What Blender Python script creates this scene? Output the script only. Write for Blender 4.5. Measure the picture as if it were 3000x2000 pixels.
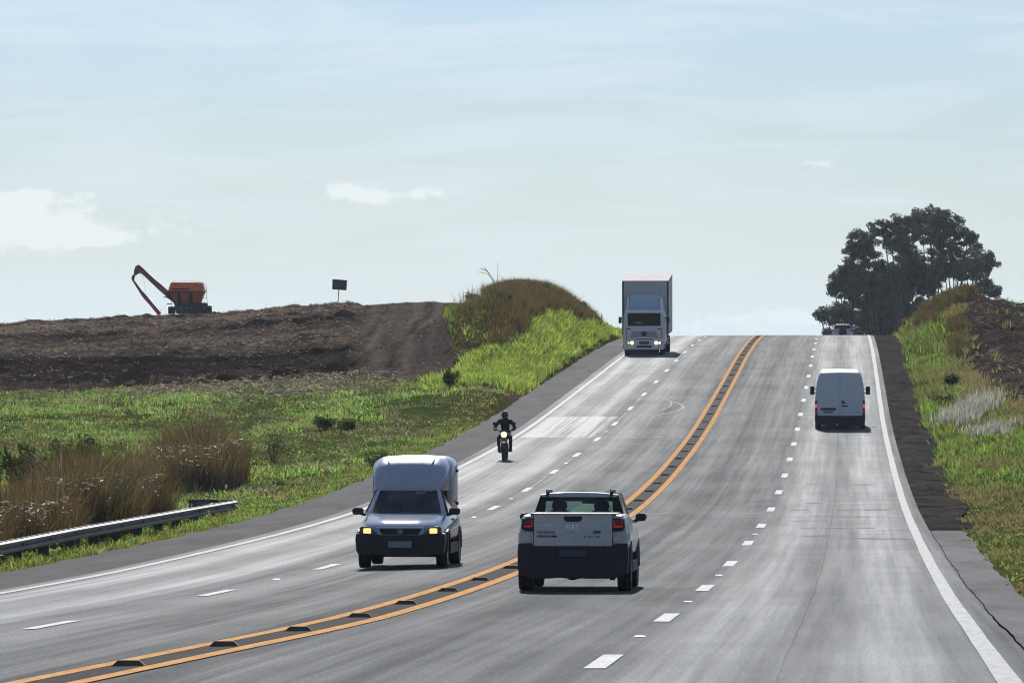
import bpy, bmesh, math, random
import numpy as np
from mathutils import Vector, Matrix

for _o in list(bpy.data.objects):
    bpy.data.objects.remove(_o, do_unlink=True)
SC = bpy.context.scene
COL = SC.collection
RNG = np.random.default_rng(7)
random.seed(7)

# ------------------------------------------------------------------ camera
cam_d = bpy.data.cameras.new("camera")
cam = bpy.data.objects.new("camera", cam_d)
COL.objects.link(cam)
cam.location = (0, 0, 0)
cam.rotation_euler = (math.radians(90), 0, 0)
cam_d.lens = 200.0
cam_d.sensor_width = 36.0
cam_d.clip_start = 1.0
cam_d.clip_end = 20000.0
SC.camera = cam

# ------------------------------------------------------------------ sky and sun
SUN_EL = math.radians(33)
SUN_AZ = math.radians(-2.5)          # measured from +Y towards +X: ahead of the camera, a little left
w = bpy.data.worlds.new("World")
SC.world = w
w.use_nodes = True
nt = w.node_tree
for n in list(nt.nodes):
    nt.nodes.remove(n)
N = nt.nodes.new
L = nt.links.new
out = N('ShaderNodeOutputWorld')
bg = N('ShaderNodeBackground')
sky = N('ShaderNodeTexSky')
sky.sky_type = 'NISHITA'
sky.sun_disc = False
sky.sun_elevation = SUN_EL
sky.sun_rotation = SUN_AZ
sky.altitude = 600
sky.air_density = 1.0
sky.dust_density = 1.6
sky.ozone_density = 1.2
bg.inputs['Strength'].default_value = 0.097
tc = N('ShaderNodeTexCoord')


def wmath(op, a, b=None, c=None, clamp=False):
    m = N('ShaderNodeMath')
    m.operation = op
    m.use_clamp = clamp
    for i, v in enumerate((a, b, c)):
        if v is None:
            continue
        if isinstance(v, (int, float)):
            m.inputs[i].default_value = v
        else:
            L(v, m.inputs[i])
    return m.outputs[0]


sep = N('ShaderNodeSeparateXYZ')
L(tc.outputs['Generated'], sep.inputs[0])
ynz = wmath('MAXIMUM', sep.outputs['Y'], 0.05)
az = wmath('DIVIDE', sep.outputs['X'], ynz)        # tangent of azimuth
el = wmath('DIVIDE', sep.outputs['Z'], ynz)        # tangent of elevation
comb = N('ShaderNodeCombineXYZ')
L(az, comb.inputs[0])
L(wmath('MULTIPLY', el, 1.7), comb.inputs[1])


def wnoise(scale, detail, rough, loc=0.0):
    n = N('ShaderNodeTexNoise')
    n.noise_dimensions = '3D'
    mp = N('ShaderNodeMapping')
    mp.inputs['Location'].default_value = (loc, loc * 1.7, loc * .3)
    L(comb.outputs[0], mp.inputs[0])
    L(mp.outputs[0], n.inputs['Vector'])
    n.inputs['Scale'].default_value = scale
    n.inputs['Detail'].default_value = detail
    n.inputs['Roughness'].default_value = rough
    return n.outputs['Fac']


def px(x, y):
    return (x - 1500) / 16667.0, (1000 - y) / 16667.0


def blob(x, y, rx, ry):
    """soft elliptical weight around a direction where one of the small clouds stands"""
    a0, e0 = px(x, y)
    da = wmath('DIVIDE', wmath('SUBTRACT', az, a0), rx / 16667.0)
    de = wmath('DIVIDE', wmath('SUBTRACT', el, e0), ry / 16667.0)
    r2 = wmath('ADD', wmath('MULTIPLY', da, da), wmath('MULTIPLY', de, de))
    return wmath('POWER', 2.718, wmath('MULTIPLY', r2, -1.0))


clouds = [(20, 640, 190, 70, 1.5), (90, 575, 110, 30, .9), (235, 680, 150, 42, .95), (120, 720, 170, 40, .5), (480, 645, 70, 50, .62), (600, 680, 80, 40, .62), (260, 590, 60, 40, .55), (330, 700, 120, 30, .55),
          (1000, 545, 60, 35, .85), (1090, 578, 130, 30, 1.1), (1250, 560, 70, 22, .75), (1340, 575, 60, 20, .45), (2400, 482, 60, 20, .9), (2700, 470, 90, 25, .25),
          (2300, 925, 260, 35, 0.9), (2050, 960, 300, 30, 0.5), (700, 870, 240, 28, .35), (860, 600, 70, 18, .3)]
tot = None
for (x, y, rx, ry, a) in clouds:
    b = wmath('MULTIPLY', blob(x, y, rx, ry), a)
    tot = b if tot is None else wmath('ADD', tot, b)
nz = wnoise(230.0, 8.0, 0.66, 3.1)
cm = wmath('SUBTRACT', wmath('MULTIPLY', tot, 1.75), wmath('MULTIPLY', wmath('SUBTRACT', 0.72, nz), 3.9))
cmask = N('ShaderNodeMapRange')
cmask.interpolation_type = 'SMOOTHSTEP'
L(cm, cmask.inputs[0])
cmask.inputs[1].default_value = 0.0
cmask.inputs[2].default_value = 1.0
# thin high streaks
comb2 = N('ShaderNodeCombineXYZ')
L(wmath('ADD', az, wmath('MULTIPLY', el, -1.2)), comb2.inputs[0])
L(wmath('MULTIPLY', el, 7.0), comb2.inputs[1])
nc = N('ShaderNodeTexNoise')
nc.inputs['Scale'].default_value = 16.0
nc.inputs['Detail'].default_value = 6.0
nc.inputs['Roughness'].default_value = 0.6
nc.inputs['Distortion'].default_value = 0.6
L(comb2.outputs[0], nc.inputs['Vector'])
cir = N('ShaderNodeMapRange')
cir.interpolation_type = 'SMOOTHSTEP'
L(nc.outputs['Fac'], cir.inputs[0])
cir.inputs[1].default_value = 0.38
cir.inputs[2].default_value = 0.68
cir.inputs[4].default_value = 0.9
# pale moisture near the horizon
hz = N('ShaderNodeMapRange')
hz.interpolation_type = 'SMOOTHSTEP'
L(el, hz.inputs[0])
hz.inputs[1].default_value = 0.045
hz.inputs[2].default_value = -0.01
hz.inputs[4].default_value = 0.85


def wmix(f, a, b):
    m = N('ShaderNodeMix')
    m.data_type = 'RGBA'
    for i, v in ((0, f), (6, a), (7, b)):
        if isinstance(v, (tuple, float, int)):
            m.inputs[i].default_value = v
        else:
            L(v, m.inputs[i])
    return m.outputs[2]


tint = N('ShaderNodeMix')
tint.data_type = 'RGBA'
tint.blend_type = 'MULTIPLY'
tint.inputs[0].default_value = 1.0
L(sky.outputs[0], tint.inputs[6])
tint.inputs[7].default_value = (0.345, 0.492, 0.775, 1)
WHT = (7.9, 8.9, 9.6, 1)
c1 = wmix(wmath('MULTIPLY', cir.outputs[0], 0.5), tint.outputs[2], WHT)
c2 = wmix(hz.outputs[0], c1, (7.75, 8.95, 9.5, 1))
c3 = wmix(wmath('MULTIPLY', cmask.outputs[0], 0.9), c2, (8.7, 9.3, 9.5, 1))
L(c3, bg.inputs['Color'])
L(bg.outputs[0], out.inputs[0])

sun_d = bpy.data.lights.new("sun", 'SUN')
sun_d.energy = 4.6
sun_d.angle = math.radians(0.53)
sun_d.color = (1.0, 0.955, 0.89)
sun = bpy.data.objects.new("sun", sun_d)
COL.objects.link(sun)
sdir = Vector((math.sin(SUN_AZ) * math.cos(SUN_EL), math.cos(SUN_AZ) * math.cos(SUN_EL), math.sin(SUN_EL)))
sun.rotation_euler = sdir.to_track_quat('Z', 'Y').to_euler()
sun.location = sdir * 200

SC.view_settings.view_transform = 'Standard'
SC.view_settings.look = 'None'
SC.view_settings.exposure = 0.0
SC.view_settings.gamma = 1.0
SC.cycles.use_denoising = True
SC.cycles.filter_width = 1.1
SC.cycles.max_bounces = 6
SC.cycles.transparent_max_bounces = 12
SC.cycles.caustics_reflective = False
SC.cycles.caustics_refractive = False

F = 16667.0


def setp(o, label=None, cat=None, group=None, kind=None):
    if label: o['label'] = label
    if cat: o['category'] = cat
    if group: o['group'] = group
    if kind: o['kind'] = kind
    return o


def empty(name, loc=(0, 0, 0), rz=0.0, rx=0.0, **k):
    o = bpy.data.objects.new(name, None)
    o.empty_display_size = 0.3
    COL.objects.link(o)
    o.rotation_mode = 'XYZ'
    o.location = loc
    o.rotation_euler = (rx, 0, rz)
    return setp(o, **k)


def link_mesh(name, me, mat=None, parent=None, smooth=False):
    o = bpy.data.objects.new(name, me)
    COL.objects.link(o)
    if mat is not None:
        for m in (mat if isinstance(mat, (list, tuple)) else [mat]):
            me.materials.append(m)
    if parent is not None:
        o.parent = parent
    if smooth:
        me.polygons.foreach_set('use_smooth', [True] * len(me.polygons))
    return o


def np_mesh(name, V, Q, cols=None, uv=None, mat=None, parent=None, smooth=False):
    """V (n,3); Q (m,k) faces of equal size k; cols (n,3) point colours; uv (n,2) point uv"""
    V = np.asarray(V, dtype=np.float32)
    Q = np.asarray(Q, dtype=np.int32)
    m, k = Q.shape
    me = bpy.data.meshes.new(name)
    me.vertices.add(len(V))
    me.vertices.foreach_set('co', V.ravel())
    me.loops.add(m * k)
    me.loops.foreach_set('vertex_index', Q.ravel())
    me.polygons.add(m)
    me.polygons.foreach_set('loop_start', np.arange(0, m * k, k, dtype=np.int32))
    me.polygons.foreach_set('loop_total', np.full(m, k, dtype=np.int32))
    me.update(calc_edges=True)
    if cols is not None:
        a = me.attributes.new('col', 'FLOAT_COLOR', 'POINT')
        c = np.ones((len(V), 4), dtype=np.float32)
        c[:, :3] = cols
        a.data.foreach_set('color', c.ravel())
    if uv is not None:
        u = me.uv_layers.new(name='uv')
        u.data.foreach_set('uv', np.asarray(uv, dtype=np.float32)[Q.ravel()].ravel())
    return link_mesh(name, me, mat, parent, smooth)


# ------------------------------------------------------------------ material kit
class MB:
    def __init__(s, name):
        s.m = bpy.data.materials.new(name)
        s.m.use_nodes = True
        s.nt = s.m.node_tree
        s.b = s.nt.nodes['Principled BSDF']
        s.out = s.nt.nodes['Material Output']

    def n(s, t, **k):
        x = s.nt.nodes.new('ShaderNode' + t)
        for a, b in k.items():
            setattr(x, a, b)
        return x

    def l(s, a, b):
        s.nt.links.new(a, b)

    def set(s, node, i, v):
        if isinstance(v, (int, float, tuple, list)):
            node.inputs[i].default_value = v
        else:
            s.l(v, node.inputs[i])

    def math(s, op, a, b=None, c=None, clamp=False):
        x = s.n('Math', operation=op, use_clamp=clamp)
        for i, v in enumerate((a, b, c)):
            if v is not None:
                s.set(x, i, v)
        return x.outputs[0]

    def noise(s, vec, scale, detail=4, rough=.6, dist=0.0):
        x = s.n('TexNoise')
        if vec is not None:
            s.l(vec, x.inputs['Vector'])
        x.inputs['Scale'].default_value = scale
        x.inputs['Detail'].default_value = detail
        x.inputs['Roughness'].default_value = rough
        x.inputs['Distortion'].default_value = dist
        return x.outputs['Fac']

    def mapping(s, vec, scale=(1, 1, 1), loc=(0, 0, 0), rot=(0, 0, 0)):
        x = s.n('Mapping')
        s.l(vec, x.inputs[0])
        x.inputs['Scale'].default_value = scale
        x.inputs['Location'].default_value = loc
        x.inputs['Rotation'].default_value = rot
        return x.outputs[0]

    def ramp(s, f, stops, interp='LINEAR'):
        x = s.n('ValToRGB')
        s.l(f, x.inputs[0])
        cr = x.color_ramp
        cr.interpolation = interp
        while len(cr.elements) < len(stops):
            cr.elements.new(0.5)
        for e, (p, c) in zip(cr.elements, stops):
            e.position = p
            e.color = (c, c, c, 1) if isinstance(c, (int, float)) else (*c, 1)
        return x.outputs[0]

    def mr(s, v, a, b, c=0.0, d=1.0, smooth=False):
        x = s.n('MapRange')
        if smooth:
            x.interpolation_type = 'SMOOTHSTEP'
        s.set(x, 0, v)
        for i, q in ((1, a), (2, b), (3, c), (4, d)):
            x.inputs[i].default_value = q
        return x.outputs[0]

    def mix(s, f, a, b, mode='MIX'):
        x = s.n('Mix', data_type='RGBA', blend_type=mode)
        for i, v in ((0, f), (6, a), (7, b)):
            if isinstance(v, tuple) and len(v) == 3:
                v = (*v, 1)
            s.set(x, i, v)
        return x.outputs[2]

    def bump(s, h, strength=.3, dist=.01):
        x = s.n('Bump')
        s.l(h, x.inputs['Height'])
        x.inputs['Strength'].default_value = strength
        x.inputs['Distance'].default_value = dist
        s.l(x.outputs[0], s.b.inputs['Normal'])
        return x.outputs[0]


def P(name, color, rough=.5, metal=0.0, var=.12, vs=6.0, spec=.5, coat=0.0, bump=0.0, bs=40.0, emit=None, es=0.0, dirt=0.0):
    """painted / plastic / metal surface with mild procedural variation"""
    m = MB(name)
    tc = m.n('TexCoord').outputs['Object']
    f = m.noise(tc, vs, 5, .65)
    dark = tuple(c * (1 - var) for c in color)
    lite = tuple(min(1, c * (1 + var)) for c in color)
    col = m.ramp(f, [(.3, dark), (.7, lite)])
    if dirt > 0:
        z = m.n('SeparateXYZ')
        m.l(tc, z.inputs[0])
        low = m.mr(z.outputs['Z'], .9, .2)
        d = m.math('MULTIPLY', m.math('ADD', m.math('MULTIPLY', low, .7), .15), m.mr(m.noise(tc, 3.5, 6, .7), .35, .7))
        col = m.mix(m.math('MULTIPLY', d, dirt, clamp=True), col, (.16, .10, .07))
    m.l(col, m.b.inputs['Base Color'])
    r = m.mr(m.noise(tc, vs * 2.3, 4, .6), .25, .75, max(.02, rough - .07), min(1, rough + .08))
    m.l(r, m.b.inputs['Roughness'])
    m.b.inputs['Metallic'].default_value = metal
    m.b.inputs['Specular IOR Level'].default_value = spec
    m.b.inputs['Coat Weight'].default_value = coat
    m.b.inputs['Coat Roughness'].default_value = .06
    if bump:
        m.bump(m.noise(tc, bs, 4, .6), bump, .01)
    if emit is not None:
        m.b.inputs['Emission Color'].default_value = (*emit, 1)
        m.b.inputs['Emission Strength'].default_value = es
    return m.m


def colmat(name, rough=.7, transl=0.0, spec=.3, var=.25, vs=2.0, tint=(1, 1, 1)):
    """foliage: colour per leaf from the mesh, light passing through thin leaves"""
    m = MB(name)
    a = m.n('Attribute', attribute_name='col')
    g = m.n('NewGeometry')
    f = m.noise(g.outputs['Position'], vs, 3, .6)
    k = m.mr(f, .3, .7, 1 - var, 1 + var)
    col = m.mix(1.0, a.outputs['Color'], k, 'MULTIPLY')
    col = m.mix(1.0, col, tint, 'MULTIPLY')
    m.l(col, m.b.inputs['Base Color'])
    m.b.inputs['Roughness'].default_value = rough
    m.b.inputs['Specular IOR Level'].default_value = spec
    if transl > 0:
        t = m.n('BsdfTranslucent')
        m.l(m.mix(1.0, col, (1.15, 1.12, .75), 'MULTIPLY'), t.inputs['Color'])
        mx = m.n('MixShader')
        mx.inputs[0].default_value = transl
        m.l(m.b.outputs[0], mx.inputs[1])
        m.l(t.outputs[0], mx.inputs[2])
        m.l(mx.outputs[0], m.out.inputs['Surface'])
    return m.m


# ------------------------------------------------------------------ shape kit
def bm_obj(name, bm, mat, parent=None, smooth=False):
    me = bpy.data.meshes.new(name)
    bmesh.ops.recalc_face_normals(bm, faces=bm.faces)
    bm.to_mesh(me)
    bm.free()
    return link_mesh(name, me, mat, parent, smooth)


def bm_box(bm, x0, x1, y0, y1, z0, z1, bev=0.0, seg=2):
    vs = [bm.verts.new(p) for p in ((x0, y0, z0), (x1, y0, z0), (x1, y1, z0), (x0, y1, z0), (x0, y0, z1), (x1, y0, z1), (x1, y1, z1), (x0, y1, z1))]
    fs = [bm.faces.new([vs[i] for i in f]) for f in ((0, 3, 2, 1), (4, 5, 6, 7), (0, 1, 5, 4), (1, 2, 6, 5), (2, 3, 7, 6), (3, 0, 4, 7))]
    if bev > 0:
        es = {e for f in fs for e in f.edges}
        bmesh.ops.bevel(bm, geom=list(es), offset=bev, segments=seg, affect='EDGES', profile=.5)


def bm_prism(bm, pts, y0, y1, bev=0.0, seg=2, axis='y', shrink=None):
    """outline in two axes extruded along the third. axis y: (x,z); axis x: (y,z); axis z: (x,y)"""
    def mk(p, t, s=1.0):
        a, b = p
        if s != 1.0:
            a = cx + (a - cx) * s
            b = cz + (b - cz) * s
        return {'y': (a, t, b), 'x': (t, a, b), 'z': (a, b, t)}[axis]
    cx = sum(p[0] for p in pts) / len(pts)
    cz = sum(p[1] for p in pts) / len(pts)
    A = [bm.verts.new(mk(p, y0)) for p in pts]
    B = [bm.verts.new(mk(p, y1, shrink or 1.0)) for p in pts]
    n = len(pts)
    fs = [bm.faces.new(A), bm.faces.new(B[::-1])]
    for i in range(n):
        fs.append(bm.faces.new((A[i], B[i], B[(i + 1) % n], A[(i + 1) % n])))
    if bev > 0:
        bmesh.ops.bevel(bm, geom=list(fs[1].edges) + list(fs[0].edges), offset=bev, segments=seg, affect='EDGES', profile=.5)


def bm_tube(bm, pts, r, n=8, cap=True):
    pts = [Vector(p) for p in pts]
    rs = r if isinstance(r, (list, tuple)) else [r] * len(pts)
    rings = []
    up = None
    for i, p in enumerate(pts):
        d = (pts[min(i + 1, len(pts) - 1)] - pts[max(i - 1, 0)]).normalized()
        if up is None:
            up = Vector((0, 0, 1)) if abs(d.z) < .9 else Vector((1, 0, 0))
        a = d.cross(up)
        if a.length < 1e-4:
            a = d.cross(Vector((0, 1, 0)))
        a.normalize()
        b = a.cross(d).normalized()
        up = b
        rings.append([bm.verts.new(p + (a * math.cos(t) + b * math.sin(t)) * rs[i]) for t in [2 * math.pi * k / n for k in range(n)]])
    for A, B in zip(rings, rings[1:]):
        for k in range(n):
            bm.faces.new((A[k], A[(k + 1) % n], B[(k + 1) % n], B[k]))
    if cap:
        bm.faces.new(rings[0][::-1])
        bm.faces.new(rings[-1])


def bm_lathe(bm, prof, c=(0, 0, 0), axis='x', n=28):
    """prof: (radius, t) along the axis"""
    rings = []
    for r, t in prof:
        ring = []
        for k in range(n):
            a = 2 * math.pi * k / n
            p = {'x': (t, r * math.cos(a), r * math.sin(a)), 'y': (r * math.cos(a), t, r * math.sin(a)), 'z': (r * math.cos(a), r * math.sin(a), t)}[axis]
            ring.append(bm.verts.new((c[0] + p[0], c[1] + p[1], c[2] + p[2])))
        rings.append(ring)
    for A, B in zip(rings, rings[1:]):
        for k in range(n):
            bm.faces.new((A[k], A[(k + 1) % n], B[(k + 1) % n], B[k]))
    bm.faces.new(rings[0][::-1])
    bm.faces.new(rings[-1])


def bm_loft(bm, rings, closed=True, cap=True):
    R = [[bm.verts.new(p) for p in r] for r in rings]
    n = len(R[0])
    for A, B in zip(R, R[1:]):
        for k in range(n if closed else n - 1):
            bm.faces.new((A[k], A[(k + 1) % n], B[(k + 1) % n], B[k]))
    if cap:
        bm.faces.new(R[0][::-1])
        bm.faces.new(R[-1])


def sym(prof, y):
    """half profile (x,z) from bottom centre round the right side to top centre -> closed ring"""
    r = [(x, y, z) for x, z in prof]
    l = [(-x, y, z) for x, z in prof[::-1] if x > 1e-5]
    return r + l


def one(name, fn, mat, parent=None, smooth=False, sub=0, **pr):
    bm = bmesh.new()
    fn(bm)
    o = bm_obj(name, bm, mat, parent, smooth)
    if sub:
        md = o.modifiers.new('sub', 'SUBSURF')
        md.levels = md.render_levels = sub
    if pr:
        setp(o, **pr)
    return o


def boxp(name, x0, x1, y0, y1, z0, z1, mat, parent=None, bev=.01, **pr):
    return one(name, lambda b: bm_box(b, x0, x1, y0, y1, z0, z1, bev), mat, parent, **pr)


def prism(name, pts, y0, y1, mat, parent=None, bev=.0, axis='y', seg=2, shrink=None, **pr):
    return one(name, lambda b: bm_prism(b, pts, y0, y1, bev, seg, axis, shrink), mat, parent, **pr)


def rrect(x0, x1, z0, z1, r, n=4):
    r = min(r, (x1 - x0) / 2 - 1e-4, (z1 - z0) / 2 - 1e-4)
    P_ = []
    for cx, cz, a0 in ((x1 - r, z1 - r, 0), (x0 + r, z1 - r, 90), (x0 + r, z0 + r, 180), (x1 - r, z0 + r, 270)):
        for k in range(n + 1):
            a = math.radians(a0 + 90 * k / n)
            P_.append((cx + r * math.cos(a), cz + r * math.sin(a)))
    return P_


def text(name, s, size, x, y, z, mat, parent, align='LEFT', rz=0.0, ext=.0015, shear=0.0, bold=0.0, sx=1.0, sp=1.0):
    """lettering standing in the XZ plane facing -Y (or turned by rz)"""
    cu = bpy.data.curves.new(name, 'FONT')
    cu.body = s
    cu.size = size
    cu.extrude = ext
    cu.shear = shear
    cu.offset = bold
    cu.space_character = sp
    cu.align_x = align
    o = bpy.data.objects.new(name, cu)
    COL.objects.link(o)
    dg = bpy.context.evaluated_depsgraph_get()
    me = bpy.data.meshes.new_from_object(o.evaluated_get(dg))
    bpy.data.objects.remove(o, do_unlink=True)
    me.transform(Matrix.Translation((x, y, z)) @ Matrix.Rotation(rz, 4, 'Z') @ Matrix.Rotation(math.radians(90), 4, 'X') @ Matrix.Diagonal((sx, 1, 1, 1)))
    me.materials.clear()
    me.name = name
    return link_mesh(name, me, mat, parent)
# ------------------------------------------------------------------ the road in plan and profile
TD = [-60, -30, 0, 30, 50.5, 66.5, 82.5, 98.5, 114.5, 130.5, 146.5, 162.5, 178.5, 194.5, 210.5, 226.5, 242.5, 258.5, 274.5, 290.5, 306.5, 322.5, 338.5, 354.5, 370.5, 386.5, 402, 420, 440, 460, 500, 560, 620, 750, 1000, 3000]
TZ = [-.7, -1.1, -1.7, -2.36, -2.84, -3.23, -3.58, -3.85, -4.06, -4.23, -4.33, -4.31, -4.21, -4.03, -3.80, -3.50, -3.11, -2.67, -2.22, -1.77, -1.31, -.87, -.47, -.12, .17, .37, .45, .40, .15, -.25, -1.3, -3.3, -5.3, -8, -10, -14]
XD = [0, 50.5, 66.5, 82.5, 98.5, 114.5, 130.5, 146.5, 162.5, 178.5, 194.5, 210.5, 226.5, 242.5, 258.5, 274.5, 290.5, 306.5, 322.5, 338.5, 354.5, 370.5, 386.5]
XX = [-2.27, .82, 1.81, 2.80, 3.78, 4.75, 5.72, 6.67, 7.62, 8.56, 9.50, 10.43, 11.36, 12.30, 13.25, 14.20, 15.15, 16.09, 17.03, 17.97, 18.90, 19.84, 20.78]


def spline(xs, ys):
    xs = np.array(xs, float); ys = np.array(ys, float)
    n = len(xs); h = np.diff(xs)
    # monotone-ish Hermite (finite-difference slopes)
    s = np.diff(ys) / h
    m = np.empty(n); m[0] = s[0]; m[-1] = s[-1]
    m[1:-1] = (s[:-1] * h[1:] + s[1:] * h[:-1]) / (h[:-1] + h[1:])

    def f(x):
        x = np.asarray(x, float)
        i = np.clip(np.searchsorted(xs, x) - 1, 0, n - 2)
        t = (x - xs[i]) / h[i]
        lo = x < xs[0]; hi = x > xs[-1]
        r = (2 * t**3 - 3 * t**2 + 1) * ys[i] + (t**3 - 2 * t**2 + t) * h[i] * m[i] + (-2 * t**3 + 3 * t**2) * ys[i + 1] + (t**3 - t**2) * h[i] * m[i + 1]
        r = np.where(lo, ys[0] + (x - xs[0]) * m[0], r)
        return np.where(hi, ys[-1] + (x - xs[-1]) * m[-1], r)
    return f


_z = spline(TD, TZ)
_x = spline(XD, XX)
_zs_d = np.arange(-60, 1200, 4.0)
_zs = _z(_zs_d)
_k = np.array([.1, .2, .4, .2, .1])
_zs[2:-2] = np.convolve(_zs, _k, 'valid')


def Z0(D):
    D = np.asarray(D, float)
    return np.where(D > 1190, _z(D), np.interp(D, _zs_d, _zs))


def XR(D):
    return _x(D)


def zroad(D, u):
    """u: metres right of the dashed line of the right carriageway"""
    D = np.asarray(D, float); u = np.asarray(u, float)
    c = np.interp(D, [0, 100, 190], [.024, .026, .006])
    return Z0(D) - np.maximum(0, -3.8 - u) * c - np.maximum(0, u - 3.6) * .01


def road_pt(D, u, dz=0.0):
    return Vector((float(XR(D) + u), float(D), float(zroad(D, u) + dz)))


def road_pose(D, u):
    p = road_pt(D, u)
    sl = float((Z0(D + 1.5) - Z0(D - 1.5)) / 3)
    yaw = math.atan(float((XR(D + 3) - XR(D - 3)) / 6))
    return p, math.atan(sl), yaw


def strip(name, D, U, mat, dz=0.0, uvon=True, **pr):
    """sheet over arrays of D and u (U may be (nD,nu))"""
    D = np.asarray(D, float)
    U = np.asarray(U, float)
    if U.ndim == 1:
        U = np.repeat(U[None, :], len(D), 0)
    DD = np.repeat(D[:, None], U.shape[1], 1)
    V = np.stack([XR(DD) + U, DD, zroad(DD, U) + dz], -1).reshape(-1, 3)
    nd, nu = U.shape
    i = np.arange(nd - 1)[:, None] * nu + np.arange(nu - 1)[None, :]
    Q = np.stack([i, i + 1, i + nu + 1, i + nu], -1).reshape(-1, 4)
    o = np_mesh(name, V, Q, uv=np.stack([U, DD], -1).reshape(-1, 2), mat=mat, smooth=True)
    return setp(o, **pr)


# ---- asphalt
def asphalt_mat():
    m = MB('asphalt')
    uv = m.n('UVMap', uv_map='uv').outputs[0]
    s = m.n('SeparateXYZ')
    m.l(uv, s.inputs[0])
    u, d = s.outputs[0], s.outputs[1]
    long1 = m.noise(m.mapping(uv, (1.3, .014, 1)), 1.0, 5, .6, .15)      # long streaks along the lanes
    long2 = m.noise(m.mapping(uv, (5.0, .035, 1)), 1.0, 5, .65)
    blot = m.noise(m.mapping(uv, (.35, .11, 1)), 1.0, 5, .65)
    fine = m.noise(uv, 22.0, 3, .8)
    cross = m.noise(m.mapping(uv, (.12, 1.3, 1)), 1.0, 4, .7)
    uw = m.math('ADD', u, m.math('MULTIPLY', m.math('SUBTRACT', long1, .5), 1.6))
    t = m.mr(uw, -11.2, 4.0)
    # how worn and pale each wheel path and lane is, left edge to right edge
    st = [(-11.1, .62), (-10.3, .95), (-9.4, .72), (-8.5, .95), (-7.6, .55), (-6.8, .72), (-5.8, .46), (-4.9, .58), (-4.1, .36), (-3.5, .38),
          (-2.8, .54), (-2.0, .40), (-1.1, .54), (-.2, .48), (.7, .84), (1.7, .60), (2.6, .90), (3.3, .66), (3.9, .5)]
    wear = m.ramp(t, [((a + 11.2) / 15.2, b) for a, b in st], 'EASE')
    w2 = m.math('ADD', m.math('MULTIPLY', wear, .9), m.math('MULTIPLY', m.math('SUBTRACT', long2, .5), .6))
    w2 = m.math('ADD', w2, m.math('MULTIPLY', m.math('SUBTRACT', blot, .5), .38))
    # cross bands of different laying, repairs seen between 160 and 330 m, pale squeeze-out near 120-150 m on the right
    b1 = m.math('MULTIPLY', m.mr(cross, .55, .8, 0, .35, True), m.mr(u, -1.0, .8, 0, 1, True))
    w2 = m.math('ADD', w2, m.math('MULTIPLY', b1, m.mr(m.math('ABSOLUTE', m.math('SUBTRACT', d, 150)), 60, 20, 0.1, 1, True)))
    pm = m.math('MULTIPLY', m.math('MULTIPLY', m.math('GREATER_THAN', d, 219), m.math('LESS_THAN', d, 241)),
                m.math('MULTIPLY', m.math('GREATER_THAN', u, -10.6), m.math('LESS_THAN', u, -7.7)))
    pn = m.mr(m.noise(m.mapping(uv, (5.0, .03, 1), (4, 2, 0)), 1.0, 5, .6), .30, .72, .0, .45, True)
    w2 = m.math('ADD', w2, m.math('MULTIPLY', pm, pn))
    w2 = m.math('ADD', w2, 0.0, clamp=True)
    col = m.ramp(w2, [(0, (.030, .034, .036)), (.35, (.060, .067, .070)), (.7, (.122, .135, .140)), (1, (.235, .255, .262))])
    gr = m.math('MULTIPLY', m.mr(fine, .28, .72, .30, 1.8), m.mr(m.noise(uv, 60.0, 2, .8), .3, .7, .6, 1.45))
    col = m.mix(1.0, col, gr, 'MULTIPLY')
    # cracks
    vor = m.n('TexVoronoi', feature='DISTANCE_TO_EDGE')
    m.l(m.mapping(uv, (.16, .06, 1)), vor.inputs['Vector'])
    vor.inputs['Randomness'].default_value = 1.0
    ck = m.math('MULTIPLY', m.mr(vor.outputs['Distance'], .0, .0016, 1, 0), m.mr(m.noise(uv, .05, 3, .5), .5, .62))
    col = m.mix(m.math('MULTIPLY', ck, .75), col, (.015, .015, .015))
    # straight construction joints
    for uj, wj, k in ((-9.2, .02, 0.3), (1.6, .007, .7), (-7.55, .012, .4)):
        j = m.mr(m.math('ABSOLUTE', m.math('SUBTRACT', m.math('ADD', u, m.math('MULTIPLY', m.math('SUBTRACT', blot, .5), .12)), uj)), wj, wj * 1.8, k, 0)
        col = m.mix(j, col, (.02, .02, .02))
    for dj, wj, c_, k in ((143, .12, (.3, .3, .3), .5), (241.6, .5, (.02, .02, .02), .5), (218.4, .35, (.36, .36, .35), .7), (152, .3, (.3, .3, .3), .4), (196, .2, (.33, .33, .33), .3), (83.6, .12, (.3, .3, .3), .35), (300, .5, (.02, .02, .02), .35)):
        dd = m.math('ADD', d, m.math('MULTIPLY', m.math('SUBTRACT', long1, .5), 1.2))
        j = m.mr(m.math('ABSOLUTE', m.math('SUBTRACT', dd, dj)), wj, wj * 1.6, k, 0)
        j = m.math('MULTIPLY', j, m.mr(m.noise(m.mapping(uv, (.55, .02, 1), (dj, 0, 0)), 1.0, 4, .7), .48, .62, 0, 1, True))
        col = m.mix(j, col, c_)
    m.l(col, m.b.inputs['Base Color'])
    m.l(m.mr(w2, 0, 1, .86, .66), m.b.inputs['Roughness'])
    m.l(m.mr(w2, 0, 1, .0, .15), m.b.inputs['Specular IOR Level'])
    h = m.math('ADD', m.noise(uv, 55.0, 3, .8), m.math('MULTIPLY', m.noise(uv, 9.0, 3, .7), .7))
    m.bump(h, .8, .014)
    return m.m


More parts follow.
